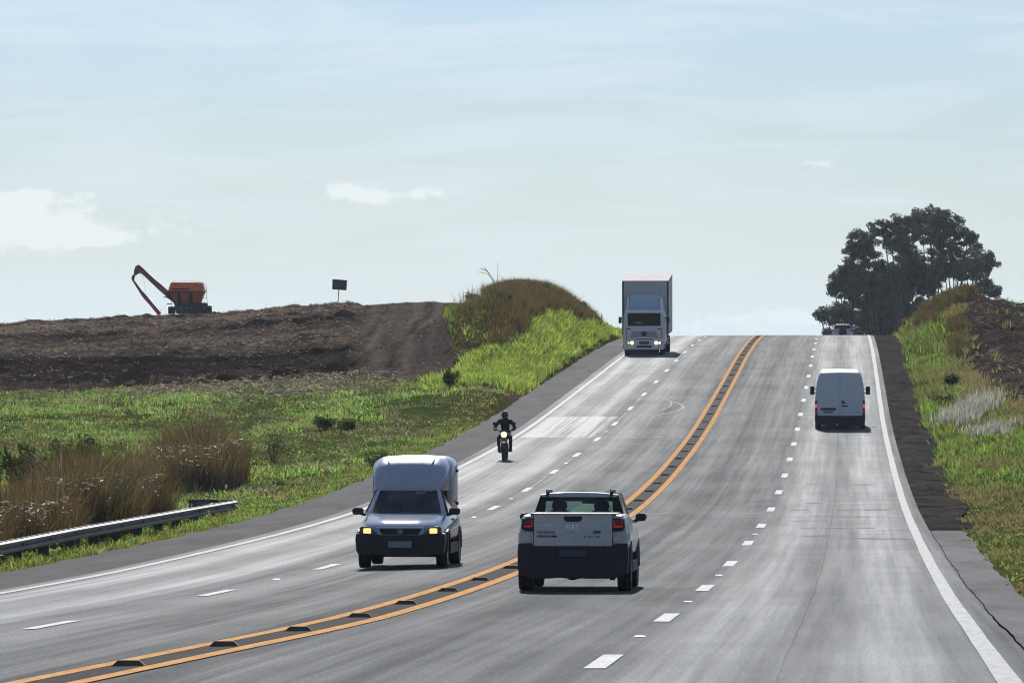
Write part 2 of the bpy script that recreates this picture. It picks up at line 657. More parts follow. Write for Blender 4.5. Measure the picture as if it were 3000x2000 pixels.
def shoulder_mat(name, base, rough_patch):
    m = MB(name)
    uv = m.n('UVMap', uv_map='uv').outputs[0]
    a = m.noise(m.mapping(uv, (.8, .12, 1)), 1.0, 6, .7, .4)
    b = m.noise(uv, 18.0, 3, .8)
    c = m.noise(m.mapping(uv, (1.0, .45, 1)), 1.0, 6, .72, .8)
    d1 = tuple(x * .55 for x in base)
    l1 = tuple(x * 1.35 for x in base)
    col = m.ramp(a, [(.3, d1), (.52, base), (.75, l1)])
    if rough_patch:
        col = m.mix(m.mr(c, .48, .66, 0, .85, True), col, (.012, .011, .011))
        e = m.noise(m.mapping(uv, (.35, .8, 1), (3, 7, 0)), 1.0, 6, .75, .5)
        col = m.mix(m.mr(e, .60, .70, 0, .55, True), col, (.22, .22, .21))
    col = m.mix(1.0, col, m.mr(b, .25, .75, .65, 1.35), 'MULTIPLY')
    m.l(col, m.b.inputs['Base Color'])
    m.b.inputs['Roughness'].default_value = .8
    m.b.inputs['Specular IOR Level'].default_value = 0.0 if rough_patch else .03
    m.bump(m.math('ADD', m.noise(uv, 40.0, 3, .8), m.math('MULTIPLY', c, .8 if rough_patch else .2)), .6, .03)
    return m.m


def paint_mat(name, c, worn=.35, crack=True, spec=.04):
    m = MB(name)
    uv = m.n('UVMap', uv_map='uv').outputs[0]
    a = m.noise(m.mapping(uv, (8, 1.2, 1)), 1.0, 6, .75)
    col = m.ramp(a, [(.30, tuple(x * .62 for x in c)), (.55, c), (.8, tuple(min(1, x * 1.12) for x in c))])
    col = m.mix(m.mr(a, .68, .74, 0, worn, True), col, (.10, .10, .10))
    if crack:
        s = m.n('SeparateXYZ'); m.l(uv, s.inputs[0])
        fr = m.math('FRACT', m.math('MULTIPLY', m.math('ADD', s.outputs[1], m.math('MULTIPLY', m.noise(uv, .11, 2, .5), 9)), .23))
        col = m.mix(m.mr(fr, .0, .012, .8, 0), col, (.07, .07, .07))
    m.l(col, m.b.inputs['Base Color'])
    m.b.inputs['Roughness'].default_value = .6
    m.b.inputs['Specular IOR Level'].default_value = spec
    m.bump(m.noise(uv, 60.0, 3, .7), .25, .004)
    return m.m


UY_D = [40, 44, 50, 56, 61, 66.5, 75, 95, 147, 195, 242, 325, 400]
UY_U = [-4.42, -4.3, -4.08, -3.88, -3.72, -3.6, -3.58, -3.58, -3.68, -3.8, -3.86, -4.0, -4.0]
uY = lambda D: np.interp(D, UY_D, UY_U)
uL = lambda D: np.interp(D, [50, 66, 84, 100, 150, 200, 260], [-7.2, -7.2, -7.15, -7.1, -7.35, -7.53, -7.53])
M_asph = asphalt_mat()
M_shL = shoulder_mat('left_shoulder_asphalt', (.088, .085, .087), False)
M_shR = shoulder_mat('broken_shoulder_asphalt', (.066, .058, .054), True)
M_shN = shoulder_mat('near_shoulder_asphalt', (.165, .165, .163), False)
M_white = paint_mat('white_road_paint', (.40, .41, .40), .7)
M_whited = paint_mat('white_dash_paint', (.50, .51, .50), .3, False)
M_yellow = paint_mat('yellow_road_paint', (.80, .45, .21), .6, False, 0.0)
M_median = shoulder_mat('dark_median_asphalt', (.035, .033, .032), False)

Droad = np.concatenate([np.arange(-40, 430, 1.5), np.arange(430, 1000, 8.0)])
strip('road', Droad, np.linspace(-11.25, 3.8, 34), M_asph, 0.0, kind='structure')
wob = lambda D, a, s: a * (np.sin(D * s) + np.sin(D * s * 2.7 + 1) * .6 + np.sin(D * s * 6.1 + 2) * .4)
# left shoulder with a ragged outer edge
UL = np.stack([np.full_like(Droad, -11.25), np.full_like(Droad, -12.1), -13.05 + wob(Droad, .07, .9), -13.12 + wob(Droad, .07, .9)], 1)[:, ::-1]
oL = strip('road_shoulder', Droad, UL, M_shL, -0.004, kind='structure')


def edgeR(D):
    return np.interp(D, [0, 60, 82, 110, 124, 128, 140, 150, 175, 210, 240, 300, 380, 420], [4.6, 4.5, 4.5, 4.55, 4.6, 5.0, 4.7, 5.2, 5.05, 5.3, 5.3, 5.4, 5.6, 5.6]) + wob(D, .03, .45)


Dn = Droad[Droad <= 127.6]
Df = Droad[Droad >= 126.4]
for nm, DD_, mt in (('near_road_shoulder', Dn, M_shN), ('far_road_shoulder', Df, M_shR)):
    e = edgeR(DD_)
    U = np.stack([np.full_like(DD_, 3.8), (3.8 + e) / 2, e], 1)
    strip(nm, DD_, U, mt, -0.02 if mt is M_shR else -.006, kind='structure')
# crack along the pavement edge on the right
Dc = np.arange(38, 128, .5)
cw = wob(Dc, .012, .35) + 3.83
th = np.interp(Dc, [38, 55, 62, 70, 128], [.012, .012, .024, .010, .008]) * (1 + .3 * np.sin(Dc * 3.1) * np.sin(Dc * 1.3))
strip('pavement_crack', Dc, np.stack([cw - th * .6, cw + th * .6], 1), P('crack_dirt', (.012, .010, .009), .9, spec=0), .004, kind='structure')

MK = []


def mark(D0, D1, u0, u1, step=2.0):
    n = max(2, int((D1 - D0) / step) + 1)
    D = np.linspace(D0, D1, n)
    return D, u0, u1


def multi_strip(name, items, mat, dz):
    V = []; Q = []; UV = []; k = 0
    for D, u0, u1 in items:
        D = np.asarray(D, float)
        a = np.broadcast_to(u0, D.shape); b = np.broadcast_to(u1, D.shape)
        for uu in (a, b):
            V.append(np.stack([XR(D) + uu, D, zroad(D, uu) + dz], 1)); UV.append(np.stack([uu, D], 1))
        n = len(D)
        i = np.arange(n - 1)
        Q.append(np.stack([k + i, k + n + i, k + n + i + 1, k + i + 1], 1))
        k += 2 * n
    o = np_mesh(name, np.concatenate(V), np.concatenate(Q), uv=np.concatenate(UV), mat=mat, smooth=True)
    return setp(o, kind='structure')


DL = np.concatenate([np.arange(-40, 430, 2.0), np.arange(430, 900, 10)])
multi_strip('edge_line', [(DL, -10.93 + wob(DL, .006, .7), -10.75 + wob(DL, .006, .9)), (DL, 3.37 + wob(DL, .004, .23), 3.56 + wob(DL, .004, .31))], M_white, .008)
multi_strip('centre_line', [(DL, uY(DL) - .37, uY(DL) - .19), (DL, uY(DL) + .19, uY(DL) + .37)], M_yellow, .008)
multi_strip('median_strip', [(DL, uY(DL) - .185, uY(DL) + .185)], M_median, .005)
ds = []
for j in range(-5, 45):
    c = 50.5 + 16 * j
    ds.append((np.linspace(c - 1.9, c + 1.9, 4), -.095, .095))
for j in range(-5, 45):
    c = 66.5 + 16.65 * j if j < 25 else 0
    if c > 0 or j < 0:
        q = np.linspace(c - 1.9, c + 1.9, 4)
        ds.append((q, uL(q) - .09, uL(q) + .09))
multi_strip('lane_dashes', ds, M_whited, .008)
# faded line and tyre scuffs on the climbing lanes
M_scuff = P('pale_scuff', (.125, .132, .136), .7, var=.5, spec=.10, vs=1.3)
Ds = np.arange(160, 345, 2.0)
_rb = np.random.default_rng(3)
_bars = []
for _ in range(46):
    d = float(_rb.choice([119, 121, 124, 128, 131, 134, 139, 146, 152, 161, 170])) + _rb.normal() * .5
    a_ = _rb.uniform(.5, 2.6)
    _bars.append((d, _rb.uniform(.06, .28), a_, min(3.3, a_ + _rb.uniform(.15, 1.3))))
for _ in range(14):
    d = float(_rb.uniform(205, 330)); a_ = _rb.uniform(-10.6, -8)
    _bars.append((d, _rb.uniform(.1, .3), a_, a_ + _rb.uniform(.2, 1.2)))
Dt = np.linspace(238, 262, 24)
tt = (Dt - 238) / 24
multi_strip('worn_line', [(Ds, uL(Ds) - .03 + wob(Ds, .015, .31), uL(Ds) + .02 + wob(Ds, .02, .27)),
                          (Dt, -6.9 + 1.6 * np.sin(tt * 3.14) * 1.0, -6.83 + 1.66 * np.sin(tt * 3.14)),
                          *[(np.linspace(d, d + dd_, 3), a_, b_) for d, dd_, a_, b_ in _bars],
                          (Dt + 3, -6.9 + 1.0 * np.sin(tt * 3.14), -6.85 + 1.03 * np.sin(tt * 3.14))], M_scuff, .006)
# ------------------------------------------------------------------ terrain
CP = []


def cp(X, D, z):
    CP.append((X, D, z))


def cpx(x, y, D):
    CP.append(((x - 1500) / F * D, D, (1000 - y) / F * D))


for D in list(range(-60, 640, 20)):
    cp(float(XR(D)) - 13.15, D, float(zroad(D, -13.15)) - .05)
    cp(float(XR(D)) + float(edgeR(D)) + .05, D, float(zroad(D, 5)) - .07)
for a in [(0, 961, 480), (383, 940, 480), (765, 924, 478), (995, 903, 470), (1180, 892, 455), (1326, 886, 440),
          (0, 1150, 290), (400, 1140, 290), (800, 1120, 290), (1150, 1100, 290), (1330, 1085, 290), (-600, 965, 480), (-600, 1165, 290), (-1500, 985, 480), (-1500, 1180, 290),
          (1470, 878, 310), (1540, 866, 330), (1620, 882, 345), (1680, 905, 355), (1740, 942, 365), (1500, 1070, 287), (1520, 960, 300), (1440, 930, 300), (1400, 985, 296),
          (1420, 1132, 250), (1370, 1152, 255), (1468, 1160, 248), (1500, 1148, 268), (1440, 1120, 268)]:
    cpx(*a)
for a in [(-15, 110, -4.62), (-30, 110, -4.8), (-15, 150, -4.85), (-12, 135, -4.8), (-30, 150, -5.0), (-12, 200, -4.45), (-30, 200, -4.7), (-10, 250, -3.35), (-30, 250, -3.8), (-60, 250, -3.8), (-60, 150, -5), (-60, 60, -4.6), (-20, 60, -4.3), (-20, 0, -3.5),
          (-3.3, 330, .55), (-5, 330, -.15), (-4.0, 350, .9), (-4.5, 380, 1.6), (-20, 385, -.1), (-43, 385, -.5), (-80, 385, -.6),
          (-1, 360, 2.1), (1, 385, 1.7), (4, 400, .9), (-45, 560, .4), (-20, 560, 1.4), (-4, 520, 2.2), (-80, 560, 0), (4, 480, 1), (-30, 640, -3), (-80, 640, -3),
          (18, 200, -3.55), (16, 190, -3.95), (11.7, 130, -4.05), (20, 130, -3.8), (9.5, 95, -3.75), (20, 95, -3.5), (21.6, 240, -2.85), (21, 260, -2.35), (24, 270, -1.9), (26, 300, -.7), (29.7, 330, 1.2),
          (27.2, 350, 2.7), (29, 350, 2.5), (31, 355, 2.1), (32.4, 360, 1.85), (26.8, 368, 2.0), (27.4, 385, .9), (23.6, 320, .4), (24.6, 335, 1.0), (36, 350, 1.8), (45, 200, -2.5), (45, 130, -3), (45, 300, .3), (60, 350, 1.5), (60, 200, -2),
          (34, 420, .8), (50, 430, .8), (31, 420, -.2), (36, 500, -1.8), (70, 500, -1), (40, 620, -5.4), (70, 620, -5), (20, 0, -2), (40, 0, -2), (60, 60, -2.5)]:
    cp(*a)
CP = np.array(CP)
_P = np.stack([CP[:, 0], CP[:, 1] * .28], 1)


def _phi(r):
    return np.where(r > 1e-6, r * r * np.log(np.maximum(r, 1e-6)), 0)


_n = len(_P)
_R = np.sqrt(((_P[:, None] - _P[None]) ** 2).sum(-1))
_A = np.zeros((_n + 3, _n + 3))
_A[:_n, :_n] = _phi(_R) + np.eye(_n) * .6
_A[:_n, _n] = 1; _A[:_n, _n + 1:] = _P; _A[_n, :_n] = 1; _A[_n + 1:, :_n] = _P.T
_W = np.linalg.solve(_A, np.concatenate([CP[:, 2], np.zeros(3)]))


def vnoise(x, y, seed=0):
    """cheap value noise, arrays in, about -1..1"""
    xi = np.floor(x).astype(np.int64); yi = np.floor(y).astype(np.int64)
    fx = x - xi; fy = y - yi
    fx = fx * fx * (3 - 2 * fx); fy = fy * fy * (3 - 2 * fy)

    def h(a, b):
        n = (a * 374761393 + b * 668265263 + seed * 1442695041) & 0xffffffff
        n = ((n ^ (n >> 13)) * 1274126177) & 0xffffffff
        n = (n ^ (n >> 16)) & 0xffffffff
        return n / 2147483647.5 - 1
    return (h(xi, yi) * (1 - fx) + h(xi + 1, yi) * fx) * (1 - fy) + (h(xi, yi + 1) * (1 - fx) + h(xi + 1, yi + 1) * fx) * fy


def fbm(x, y, o=4, seed=0):
    s = 0; a = 1; t = 0
    for k in range(o):
        s = s + a * vnoise(x * 2**k, y * 2**k, seed + k); t += a; a *= .55
    return s / t


def smooth(a, b, x):
    t = np.clip((x - a) / (b - a), 0, 1)
    return t * t * (3 - 2 * t)


def base_h(X, D):
    X = np.asarray(X, float); D = np.asarray(D, float)
    sh = X.shape
    q = np.stack([np.clip(X, -90, 75).ravel(), np.clip(D, -60, 640).ravel() * .28], 1)
    z = np.empty(len(q))
    for i in range(0, len(q), 20000):
        r = np.sqrt(((q[i:i + 20000, None] - _P[None]) ** 2).sum(-1))
        z[i:i + 20000] = _phi(r) @ _W[:_n] + _W[_n] + q[i:i + 20000] @ _W[_n + 1:]
    z = z.reshape(sh)
    far = np.maximum(smooth(80, 260, np.abs(X)), smooth(600, 900, D))
    return z * (1 - far) + (-9.0 - D * .0015) * far


def zone(X, D):
    """weights: field soil, dirt track"""
    u = X - XR(D)
    pxx = 1500 + F * X / np.maximum(D, 20)
    n1 = fbm(X * .35, D * .09, 4, 5)
    # ploughed field on the left: beyond about 288 m, left of the track
    edge = n1 * .5 + np.interp(D, [285, 300, 330, 400, 470], [-7.6, -8.0, -9.0, -10.9, -13.0])
    fstart = np.interp(X, [-60, -26, -12, -6, -2], [292, 291, 288, 287, 285]) + n1 * 5
    field = smooth(0, 3, D - fstart) * smooth(.6, -.6, X - edge)
    tr_r = np.interp(D, [285, 300, 330, 380, 440, 520], [-2.2, -2.9, -3.7, -4.0, -4.2, -4.2]) + n1 * .4
    track = smooth(0, 3, D - fstart + 2) * smooth(.5, -.5, X - tr_r) * (1 - field)
    # ploughed bank on the right
    rb = np.interp(D, [180, 240, 255, 270, 290, 310, 330, 345, 360, 400], [21.8, 21.8, 21.7, 22.2, 23.2, 24.5, 25.9, 27.3, 29.3, 31]) + n1 * .6
    rfield = smooth(-.5, .6, X - rb) * smooth(225, 250, D)
    # driveway between the two humps
    dw = smooth(1.3, .6, np.abs(D - (262 + (X + 1) * -.9) + n1) / 7.0) * smooth(-14, -2, X) * smooth(3, 0, X)
    dw = dw * smooth(-8, -5, X)
    return field, track, rfield, dw


def ground_h(X, D, detail=True):
    z = base_h(X, D)
    u = X - XR(D)
    e = edgeR(D)
    off = np.minimum(np.abs(u + 13.1), np.abs(u - e))
    inside = (u > -13.1) & (u < e)
    k = smooth(0, 3.0, off)
    if detail:
        f, t, r, dw = zone(X, D)
        bump = fbm(X * .45, D * .2, 4, 1) * .16 * k * smooth(700, 500, D)
        clod = (fbm(X * 1.6, D * .9, 3, 11) * .32 + np.abs(fbm(X * .5, D * .42, 2, 31)) * .42) * np.maximum(f, r)
        # windrows and furrows running across the field
        row = (np.sin(D * .31 + fbm(X * .06, D * .03, 2, 3) * 3.0) * .17 + np.sin(D * 1.3 + X * .04) * .09) * f
        rut = -(.10 * np.exp(-((X + 5.6 - (D - 300) * .002) / .3) ** 2) + .10 * np.exp(-((X + 7.3) / .3) ** 2)) * t
        z = z + bump * (1 - .7 * np.maximum(f, np.maximum(r, t))) + clod * k + row * k + rut + fbm(X * 1.1, D * .5, 3, 17) * .05 * t
        z = z - dw * .25 * k
    z = np.where(inside, zroad(D, np.clip(u, -13.1, 5)) - np.interp(np.minimum(off, .6), [0, .15, .6], [.03, .14, .4]), z)
    return z


xs = np.concatenate([-np.geomspace(4000, 70, 14), np.arange(-64, -34, .9), np.arange(-34, 34, .42), np.arange(34, 66, 1.3), np.geomspace(75, 4000, 14)])
ysD = np.concatenate([-np.geomspace(500, 70, 5), np.arange(-60, 80, 3.5), np.arange(80, 230, 1.0), np.arange(230, 300, .75), np.arange(300, 490, .6), np.arange(490, 660, 5), np.geomspace(670, 9000, 16)])
# columns follow the road so that its edges stay crisp
GX = xs[None, :] + np.where(np.abs(xs[None, :]) < 70, 1, 0) * (XR(ysD)[:, None] * 0)
GX = np.repeat(xs[None, :], len(ysD), 0)
GD = np.repeat(ysD[:, None], len(xs), 1)
# snap the nearest column on to each pavement edge
for tgt in (lambda d: XR(d) - 13.0, lambda d: XR(d) - 13.35, lambda d: XR(d) + edgeR(d) - .08, lambda d: XR(d) + edgeR(d) + .3):
    t = tgt(ysD)
    j = np.abs(GX - t[:, None]).argmin(1)
    ok = (ysD > -60) & (ysD < 660)
    GX[np.arange(len(ysD))[ok], j[ok]] = t[ok]
GX.sort(axis=1)
GZ = ground_h(GX, GD)
f_, t_, r_, d_ = zone(GX, GD)
far_ = smooth(520, 640, GD)
C_soil = np.array([.036, .026, .024]); C_soil2 = np.array([.075, .052, .042]); C_straw = np.array([.29, .215, .155])
C_track = np.array([.088, .068, .058]); C_grass = np.array([.050, .075, .018]); C_dry = np.array([.13, .10, .045]); C_red = np.array([.15, .085, .06])
nn = fbm(GX * .5, GD * .2, 4, 21)[..., None]
band = np.interp(GD + fbm(GX * .08, GD * .05, 3, 9) * 14, [290, 300, 335, 350, 362, 372, 384, 394, 405, 425, 437, 446, 480], [.12, .05, .0, .0, .12, .60, .66, .05, .10, .75, .85, .50, .22])[..., None]
strawn = np.clip(band + nn * .45 * (band > .03), 0, 1)
soilc = C_soil * np.interp(GD, [300, 350, 372], [.62, .66, 1.0])[..., None] * (1 - np.clip(nn, 0, 1) * .3) + 0 * GX[..., None]
fc = soilc * (1 - strawn) + (C_straw * .5 + C_soil2 * .5) * strawn
furrow_shade = smooth(.55, .9, np.sin(GD * .62 + fbm(GX * .05, GD * .05, 3, 23) * 4.0)) * smooth(-.3, .3, fbm(GX * .07, GD * .09, 2, 27))
fc = fc * (1 - .75 * furrow_shade[..., None])  # shade of the furrows painted as dark lines into the soil colour
gmix = np.clip(.5 + nn * 1.4, 0, 1)
gc = C_grass * (1 - gmix * .55) + C_dry * gmix * .55
tc_ = C_track * (1 + nn * .25 + .5 * (np.sin(GX * 4.2 + fbm(GX * .3, GD * .02, 2, 8) * 3) * smooth(.0, .6, fbm(GX * .9, GD * .015, 2, 18) + .3))[..., None])
redm = (smooth(6, 0, np.abs(GD - 287)) * smooth(-30, -16, GX) * smooth(0, -4, GX) * .8)[..., None]
col = gc * (1 - f_[..., None]) + fc * f_[..., None]
col = col * (1 - t_[..., None]) + tc_ * t_[..., None]
col = col * (1 - r_[..., None]) + (C_soil * .7 + C_soil2 * .4 + C_straw * .12 * np.clip(nn, 0, 1)) * r_[..., None]
col = col * (1 - d_[..., None]) + C_track * .85 * d_[..., None]
col = col * (1 - redm * .6) + C_red * redm * .6
col = col * (1 - .3 * far_[..., None]) + np.array([.05, .06, .02]) * .3 * far_[..., None]
nD, nX = GX.shape
ii = np.arange(nD - 1)[:, None] * nX + np.arange(nX - 1)[None, :]
GQ = np.stack([ii, ii + 1, ii + nX + 1, ii + nX], -1).reshape(-1, 4)
mg = MB('earth')
a_ = mg.n('Attribute', attribute_name='col')
pos = mg.n('NewGeometry').outputs['Position']
pm_ = mg.mapping(pos, (1, .45, 1))
n1 = mg.noise(pm_, 2.6, 6, .72)
n2 = mg.noise(pm_, 12.0, 4, .75)
cc = mg.mix(1.0, a_.outputs['Color'], mg.mr(n1, .28, .72, .45, 1.6), 'MULTIPLY')
cc = mg.mix(1.0, cc, mg.mr(n2, .3, .7, .6, 1.45), 'MULTIPLY')
mg.l(cc, mg.b.inputs['Base Color'])
mg.b.inputs['Roughness'].default_value = .85
mg.b.inputs['Specular IOR Level'].default_value = .0
mg.bump(mg.math('ADD', n1, mg.math('MULTIPLY', n2, .5)), .7, .12)
np_mesh('ground', np.stack([GX, GD, GZ], -1).reshape(-1, 3), GQ, cols=col.reshape(-1, 3), mat=mg.m, smooth=True)
setp(bpy.data.objects['ground'], kind='structure')


def gz(X, D):
    return ground_h(np.asarray(X, float), np.asarray(D, float))


# ------------------------------------------------------------------ grass
def scatter(n, region, rng=RNG):
    """region(X,D)->probability; samples within a D, X box"""
    (X0, X1, D0, D1), f = region
    X = rng.uniform(X0, X1, n); D = rng.uniform(D0, D1, n)
    p = f(X, D)
    k = rng.random(n) < p
    return X[k], D[k]


def blades(X, D, per, h, w, spread, lean, colf, segs=1, hvar=.4, zoff=-.03, rng=RNG, flop=0.0):
    """tufts of narrow leaves. colf(n)->(n,3) base colour per tuft. returns V,Q,C"""
    n = len(X)
    Z = gz(X, D) + zoff
    m = n * per
    idx = np.repeat(np.arange(n), per)
    a = rng.uniform(0, 2 * np.pi, m)
    r = spread * np.sqrt(rng.random(m))
    bx = X[idx] + r * np.cos(a); by = D[idx] + r * np.sin(a)
    hs = (h[idx] if isinstance(h, np.ndarray) else h)
    hh = hs * (1 + (rng.random(m) - .5) * 2 * hvar)
    la = rng.uniform(0, 2 * np.pi, m)
    ll = lean * rng.random(m) * hh + r * .3
    dx = np.cos(la) * ll * .5 + np.cos(a) * ll * .6
    dy = np.sin(la) * ll * .5 + np.sin(a) * ll * .6
    fa = rng.uniform(0, np.pi, m)
    wx = np.cos(fa) * w * .5 * (1 + rng.random(m)); wy = np.sin(fa) * w * .5
    bz = Z[idx]
    fl = 1 - flop * rng.random(m)
    B0 = np.stack([bx - wx, by - wy, bz], 1); B1 = np.stack([bx + wx, by + wy, bz], 1)
    Mx = bx + dx * .35; My = by + dy * .35; Mz = bz + hh * .62
    M0 = np.stack([Mx - wx * .8, My - wy * .8, Mz], 1); M1 = np.stack([Mx + wx * .8, My + wy * .8, Mz], 1)
    T0 = np.stack([bx + dx - wx * .12, by + dy - wy * .12, bz + hh * fl], 1)
    T1 = np.stack([bx + dx + wx * .12, by + dy + wy * .12, bz + hh * fl], 1)
    V = np.stack([B0, B1, M1, M0, T1, T0], 1).reshape(-1, 3)
    k = np.arange(m)[:, None] * 6
    Q = np.concatenate([k + np.array([0, 1, 2, 3]), k + np.array([3, 2, 4, 5])], 0)
    c = colf(n)[idx] * (1 + (rng.random((m, 1)) - .5) * .5)
    C = np.repeat(c, 6, 0)
    return V, Q, C


def join(parts):
    V = []; Q = []; C = []; k = 0
    for v, q, c in parts:
        V.append(v); Q.append(q + k); C.append(c); k += len(v)
    return np.concatenate(V), np.concatenate(Q), np.concatenate(C)


def palette(cols, probs=None, rng=RNG):
    cols = np.array(cols)

    def f(n):
        return cols[rng.choice(len(cols), n, p=probs)]
    return f


G_LIME = (.175, .255, .058); G_MID = (.105, .178, .052); G_DARK = (.040, .070, .020); G_OLIVE = (.12, .125, .045); G_STRAW = (.24, .18, .085); G_BROWN = (.185, .135, .075); G_RUST = (.19, .115, .06); G_PALE = (.40, .33, .22)
M_grass = colmat('grass_leaf', .5, .58, .4, .35, .8, (1.28, 1.30, 1.45))
M_dry = colmat('dry_stalk', .55, .28, .45, .3, 1.2)

uu = lambda X, D: X - XR(D)


def p_left_green(X, D):
    f, t, r, d = zone(X, D)
    u = uu(X, D)
    n = fbm(X * .3, D * .10, 3, 41)
    return np.where((u < -13.35), 1, 0) * (1 - f) * (1 - t) * (1 - d) * np.clip(.75 + n * .9, .12, 1) * np.where(D < 300, 1, 0)


def prow(X, D):
    return 1500 + F * X / D, 1000 - F * base_h(X, D) / D


def p_ridge(X, D):
    x, y = prow(X, D)
    line = np.interp(x, [1335, 1394, 1442, 1499, 1529, 1544, 1580, 1630, 1669, 1717, 1747], [1085, 1035, 1010, 1005, 975, 940, 920, 915, 928, 940, 946]) + fbm(X * 1.2, D * .3, 3, 5) * 22
    return np.where((x > 1338) & (x < 1752) & (y < line) & (D > 292) & (D < 400), 1, 0) * 1.0


def mounds(X, D):
    # defined with p_ridge below, looked up when called
    """green cut bank on the left: below the brown ridge"""
    u = uu(X, D)
    f, t, r, d = zone(X, D)
    return np.where((u < -13.3) & (D > 262) & (D < 420) & (X > -4.2), 1, 0) * (1 - f) * (1 - t) * (1 - d) * (1 - .93 * p_ridge(X, D))


# short ground grass, left plain
X1, D1_ = scatter(36000, ((-34, 4, 84, 300), p_left_green))
n1v = fbm(X1 * .25, D1_ * .08, 3, 51)
hgt = .12 + .42 * np.clip(n1v + .15, 0, 1) ** 1.5 + .12 * RNG.random(len(X1))
near_edge = smooth(3.0, .3, -13.3 - uu(X1, D1_))
hgt = hgt * (1 - .6 * near_edge) * .72
hgt = np.where((D1_ < 152) & (uu(X1, D1_) > -15.6), hgt * .6, hgt)


def col_plain(n):
    base = palette([G_LIME, G_MID, G_DARK, G_OLIVE, G_STRAW, G_MID], [.30, .28, .12, .16, .06, .08])(n)
    s = np.clip(n1v[:, None] * 1.4, -1, 1)
    dry = np.clip(fbm(X1 * .30, D1_ * .07, 4, 61) * 2.4 - .05, 0, .85)[:, None]
    base = base * (1 + s * .5)
    return base * (1 - dry) + np.array([.15, .125, .08]) * dry


parts = [blades(X1, D1_, 11, hgt, .030, .30, 1.2, col_plain, flop=.5)]
# denser fringe by the pavement
X2, D2 = scatter(60000, ((-12, 22, 84, 420), lambda X, D: np.where((uu(X, D) < -13.15 + wob(D, .12, .7)) & (uu(X, D) > -14.6), 1, 0) * (1 - zone(X, D)[3] * .9)))
parts.append(blades(X2, D2, 7, .09 + .06 * RNG.random(len(X2)), .022, .16, .9, palette([G_LIME, G_MID, G_OLIVE, G_STRAW, (.16, .18, .03)], [.35, .2, .2, .1, .15])))
# bank
X3, D3 = scatter(36000, ((-5, 9, 262, 420), mounds))
b3 = fbm(X3 * .5, D3 * .2, 3, 71)
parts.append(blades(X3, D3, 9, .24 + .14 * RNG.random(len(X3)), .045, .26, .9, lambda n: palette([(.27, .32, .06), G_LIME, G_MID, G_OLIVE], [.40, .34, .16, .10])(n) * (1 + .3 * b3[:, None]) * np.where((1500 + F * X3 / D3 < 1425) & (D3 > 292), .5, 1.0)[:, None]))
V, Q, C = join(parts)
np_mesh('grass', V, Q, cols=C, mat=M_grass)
setp(bpy.data.objects['grass'], kind='stuff', label='bright green grass covering the plain and bank left of the road', cat='grass')

# right verge grass
RB = []
p_r = lambda X, D: np.where(uu(X, D) > edgeR(D) - .02 - .45 * np.clip(fbm(X * 2, D * .35, 3, 83), 0, 1), 1, 0) * (1 - zone(X, D)[2] * .985) * np.clip(.8 + .8 * fbm(X * .4, D * .1, 3, 81), .2, 1) * np.where((X - 1.0) / np.maximum(D, 1) < .10, 1, 0)
X4, D4 = scatter(60000, ((6, 36, 62, 410), p_r))
hh4 = np.interp(D4, [60, 150, 180, 230, 300, 400], [.07, .09, .22, .30, .30, .30]) * (1 + .5 * fbm(X4 * .6, D4 * .2, 2, 91))
dry4 = np.clip(smooth(185, 130, D4) * .55 + 1.5 * fbm(X4 * .45, D4 * .06, 4, 95) + .12 + .5 * smooth(1.6, .2, np.abs(X4 - np.interp(D4, [180, 240, 255, 270, 290, 310, 330, 345], [20, 21.6, 21.6, 22.2, 23.3, 24.6, 25.9, 27.2]))), 0, .9)[:, None]
parts = [blades(X4, D4, 9, hh4, .034, .24, .9, lambda n: palette([G_LIME, G_MID, G_DARK, G_OLIVE, (.19, .22, .05)], [.22, .30, .20, .16, .12])(n) * (1 - dry4) + np.array([.155, .125, .07]) * dry4)]
V, Q, C = join(parts)
for i, (x, y, D, h, lab) in enumerate([(2790, 1130, 268, .8, 'dark leafy shrub on the right bank above the white plumed grass'), (2760, 1170, 250, .6, 'dark low shrub beside the road at the foot of the right bank'), (2840, 870, 352, .7, 'dark round shrub on the crest of the right bank'), (2790, 905, 348, .55, 'smaller dark shrub left of the one on the right crest')]):
    RB.append(((x - 1500) / F * D, D, h, lab))
np_mesh('roadside_grass', V, Q, cols=C, mat=M_grass)
setp(bpy.data.objects['roadside_grass'], kind='stuff', label='green and dry grass covering the verge and bank right of the road', cat='grass')

# low weeds: darker broad clumps scattered through the plain
X5, D5 = scatter(5200, ((-32, 3, 100, 296), lambda X, D: p_left_green(X, D) * np.where(uu(X, D) < -14.6, 1, 0) * np.clip(.25 + fbm(X * .3, D * .08, 3, 101) * 2.2, 0, 1)))
Z5 = gz(X5, D5)
R5 = .16 + .26 * RNG.random(len(X5)) ** 2


def low_leaves(X, D, Z, R, per, size, colf, rng=RNG):
    n = len(X); m = n * per
    i = np.repeat(np.arange(n), per)
    a = rng.normal(size=(m, 3)); a /= np.linalg.norm(a, axis=1)[:, None]
    rad = R[i] * rng.random(m) ** .4
    p = np.stack([X[i], D[i], Z[i]], 1) + a * rad[:, None] * np.array([1.25, 1.25, .8])
    p[:, 2] = np.maximum(p[:, 2], Z[i] - .02) + R[i] * .25
    d = rng.normal(size=(m, 3)); d /= np.linalg.norm(d, axis=1)[:, None]
    e = np.cross(d, rng.normal(size=(m, 3))); e /= np.linalg.norm(e, axis=1)[:, None]
    L_ = size * (.5 + rng.random(m))[:, None] * .5
    V = np.stack([p - d * L_, p + e * L_ * .5, p + d * L_, p - e * L_ * .5], 1).reshape(-1, 3)
    c = colf(n)[i] * (1 + (rng.random((m, 1)) - .5) * .7)
    return V, np.arange(m * 4).reshape(-1, 4), np.repeat(c, 4, 0)


